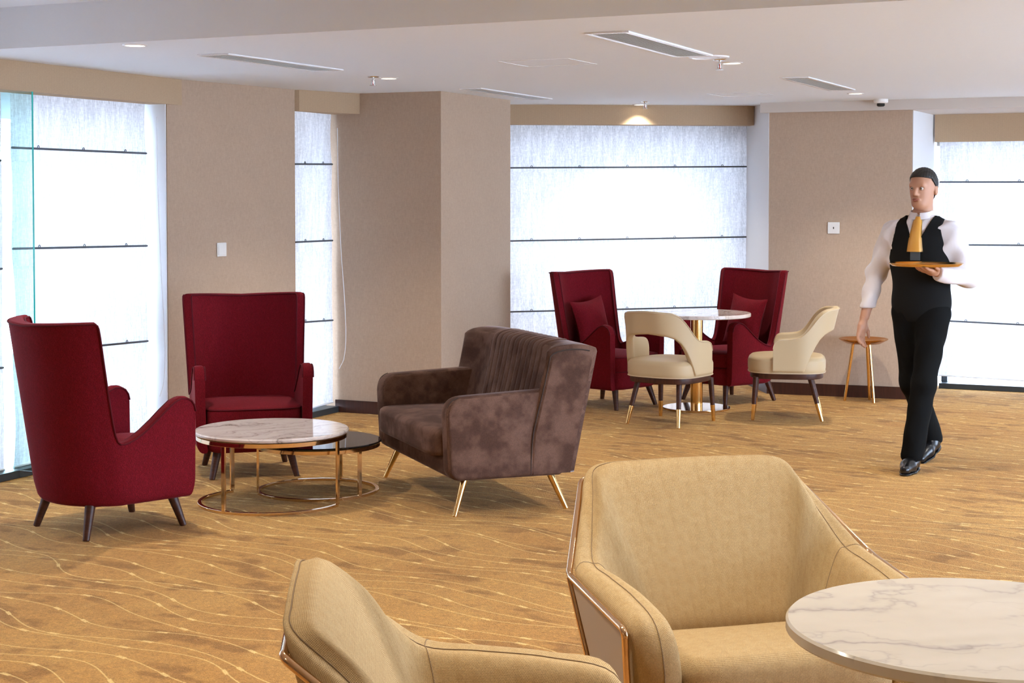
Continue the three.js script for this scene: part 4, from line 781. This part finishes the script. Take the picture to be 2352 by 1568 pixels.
  const shirt = (x, y, z) => { let d = up(x, y, z) - 0.013 + wrinkle(x, y, z); d = Math.max(d, 0.93 - y, y - 1.50); if (x < -0.2 && y < 1.0) d = Math.max(d, cutR(x, y, z)); if (z > 0.16 && x > 0.05 && y < 1.25 && y > 1.05) d = Math.max(d, cutL(x, y, z)); return d; };
  part('shirt', netMesh(shirt, [-0.46, 0.80, -0.24], [0.44, 1.55, 0.34], 0.0085), M.shirt, o);
  part('collar', (() => { const g = []; for (const s of [-1, 1]) g.push(sheet(10, 4, (a, b) => { const w = lerp(0.12, Math.PI * 0.98, a), r = 0.062 + 0.016 * b, drop = b * (0.040 - 0.016 * a); return [V(s * r * Math.sin(w), 1.515 - drop - 0.014 * Math.cos(w), 0.006 + r * Math.cos(w) * 1.05), a, b]; })); return merged(g); })(), M.shirt, o).material = M.shirtCollar || (M.shirtCollar = std({ color: M.shirt.color, roughness: 0.8, side: THREE.DoubleSide }));
  const vest = (x, y, z) => { let d = torso(x, y, z) - 0.021; d = Math.max(d, 0.86 - y, y - 1.487, Math.abs(x) - lerp(0.185, 0.135, sstep(1.18, 1.42, y))); const vee = (y - 1.285) * 0.42 - Math.abs(x); if (z > 0) d = Math.max(d, Math.min(vee, 0.1)); else d = Math.max(d, y - 1.485); return d; };
  part('vest', netMesh(vest, [-0.24, 0.83, -0.2], [0.24, 1.52, 0.2], 0.005), M.vest, o);
  const legs = blend([legR, legL, ell([0, 0.95, -0.005], [0.140, 0.12, 0.100])], 0.035);
  const trousers = (x, y, z) => { const loose = 0.012 + 0.012 * sstep(0.6, 0.15, y); return Math.max(legs(x, y, z) - loose + 0.5 * wrinkle(x, y * 0.7, z), y - 1.0, 0.062 + (z < -0.1 ? 0.04 : 0) - y); };
  part('trousers', netMesh(trousers, [-0.22, 0.03, -0.40], [0.22, 1.03, 0.34], 0.009), M.trousers, o);
  const shoeSdf = blend([cap([0, 0.045, -0.055], [0, 0.040, 0.06], 0.040, 0.040), cap([0, 0.036, 0.06], [0, 0.030, 0.150], 0.041, 0.029), cap([0, 0.09, -0.045], [0, 0.05, -0.03], 0.044, 0.042)], 0.035);
  const shoe = () => mergeGeometries([netMesh((x, y, z) => Math.max(shoeSdf(x, y, z), 0.010 - y), [-0.07, -0.01, -0.13], [0.07, 0.15, 0.21], 0.005), netMesh((x, y, z) => Math.max(shoeSdf(x, 0.03, z) - 0.002, -y, y - (z < -0.02 ? 0.022 : 0.010)), [-0.07, -0.012, -0.13], [0.07, 0.05, 0.21], 0.005)].map((g) => g.toNonIndexed()));
  const sR = part('shoe', shoe(), M.shoe, o); sR.position.set(0.012, 0.002, 0.232); sR.rotation.y = 0.08;
  const sL = part('shoe', sR.geometry, M.shoe, o); sL.position.set(-0.005, 0.045, -0.250); sL.rotation.set(0.32, -0.12, 0);
  part('necktie', (() => { const p = (t) => [lerp(1.475, 1.285, t)]; return loft(Array.from({ length: 14 }, (_, i) => { const t = i / 13, y = lerp(1.480, 1.275, t), w = i < 2 ? 0.022 : lerp(0.024, 0.048, t), z = 0.074 + 0.070 * Math.sin(Math.min(1, t * 1.1) * Math.PI / 2); return [[-w, -0.004], [-w * 0.5, 0.006], [0, 0.010], [w * 0.5, 0.006], [w, -0.004], [0, -0.006]].map(([x, dz]) => V(x, y, z + dz)); })); })(), M.gold, o);
  part('badge', box(-0.028, 0.030, 1.225, 1.275, 0.134, 0.139, 0.001), M.slate, o);
}
// the tray on the waiter's hand
{
  const F = [-0.5, 0.866], L = [0.866, 0.5], c = [2.42 + L[0] * 0.125 + F[0] * 0.345, -9.615 + L[1] * 0.125 + F[1] * 0.345];
  const o = thing('serving_tray', 'thin round gold serving tray carried on the waiter\u2019s hand', 'tray', [c[0], 1.203, c[1]]);
  part('tray_dish', toCreasedNormals(lathe([[0, 0], [0.190, 0], [0.205, 0.012], [0.208, 0.016], [0.205, 0.017], [0.188, 0.004], [0, 0.004]], 64), 0.6), M.brass, o);
}

// ------------------------------------------------------------------ tree crowns outside the left glazing
{
  const g = new THREE.PlaneGeometry(0.09, 0.05), leafs = new THREE.InstancedMesh(g, M.leaf, 2600), m = new THREE.Matrix4(), q = new THREE.Quaternion(), e = new THREE.Euler();
  for (let i = 0; i < 2600; i++) { const [x, z] = W(-12 + rr(-0.8, 0.8), rr(9, 16)); e.set(rr(-1.5, 1.5), rr(0, 6.28), rr(-1, 1)); m.compose(V(x, rr(1.9, 2.75), z), q.setFromEuler(e), V(1, 1, 1)); leafs.setMatrixAt(i, m); }
  leafs.name = 'tree_leaves'; leafs.userData = { kind: 'stuff', label: 'pale green leaves of clipped trees outside the left windows', category: 'leaves' }; leafs.castShadow = leafs.receiveShadow = true; scene.add(leafs);
}
scene.updateMatrixWorld(true);
renderer.render(scene, camera);
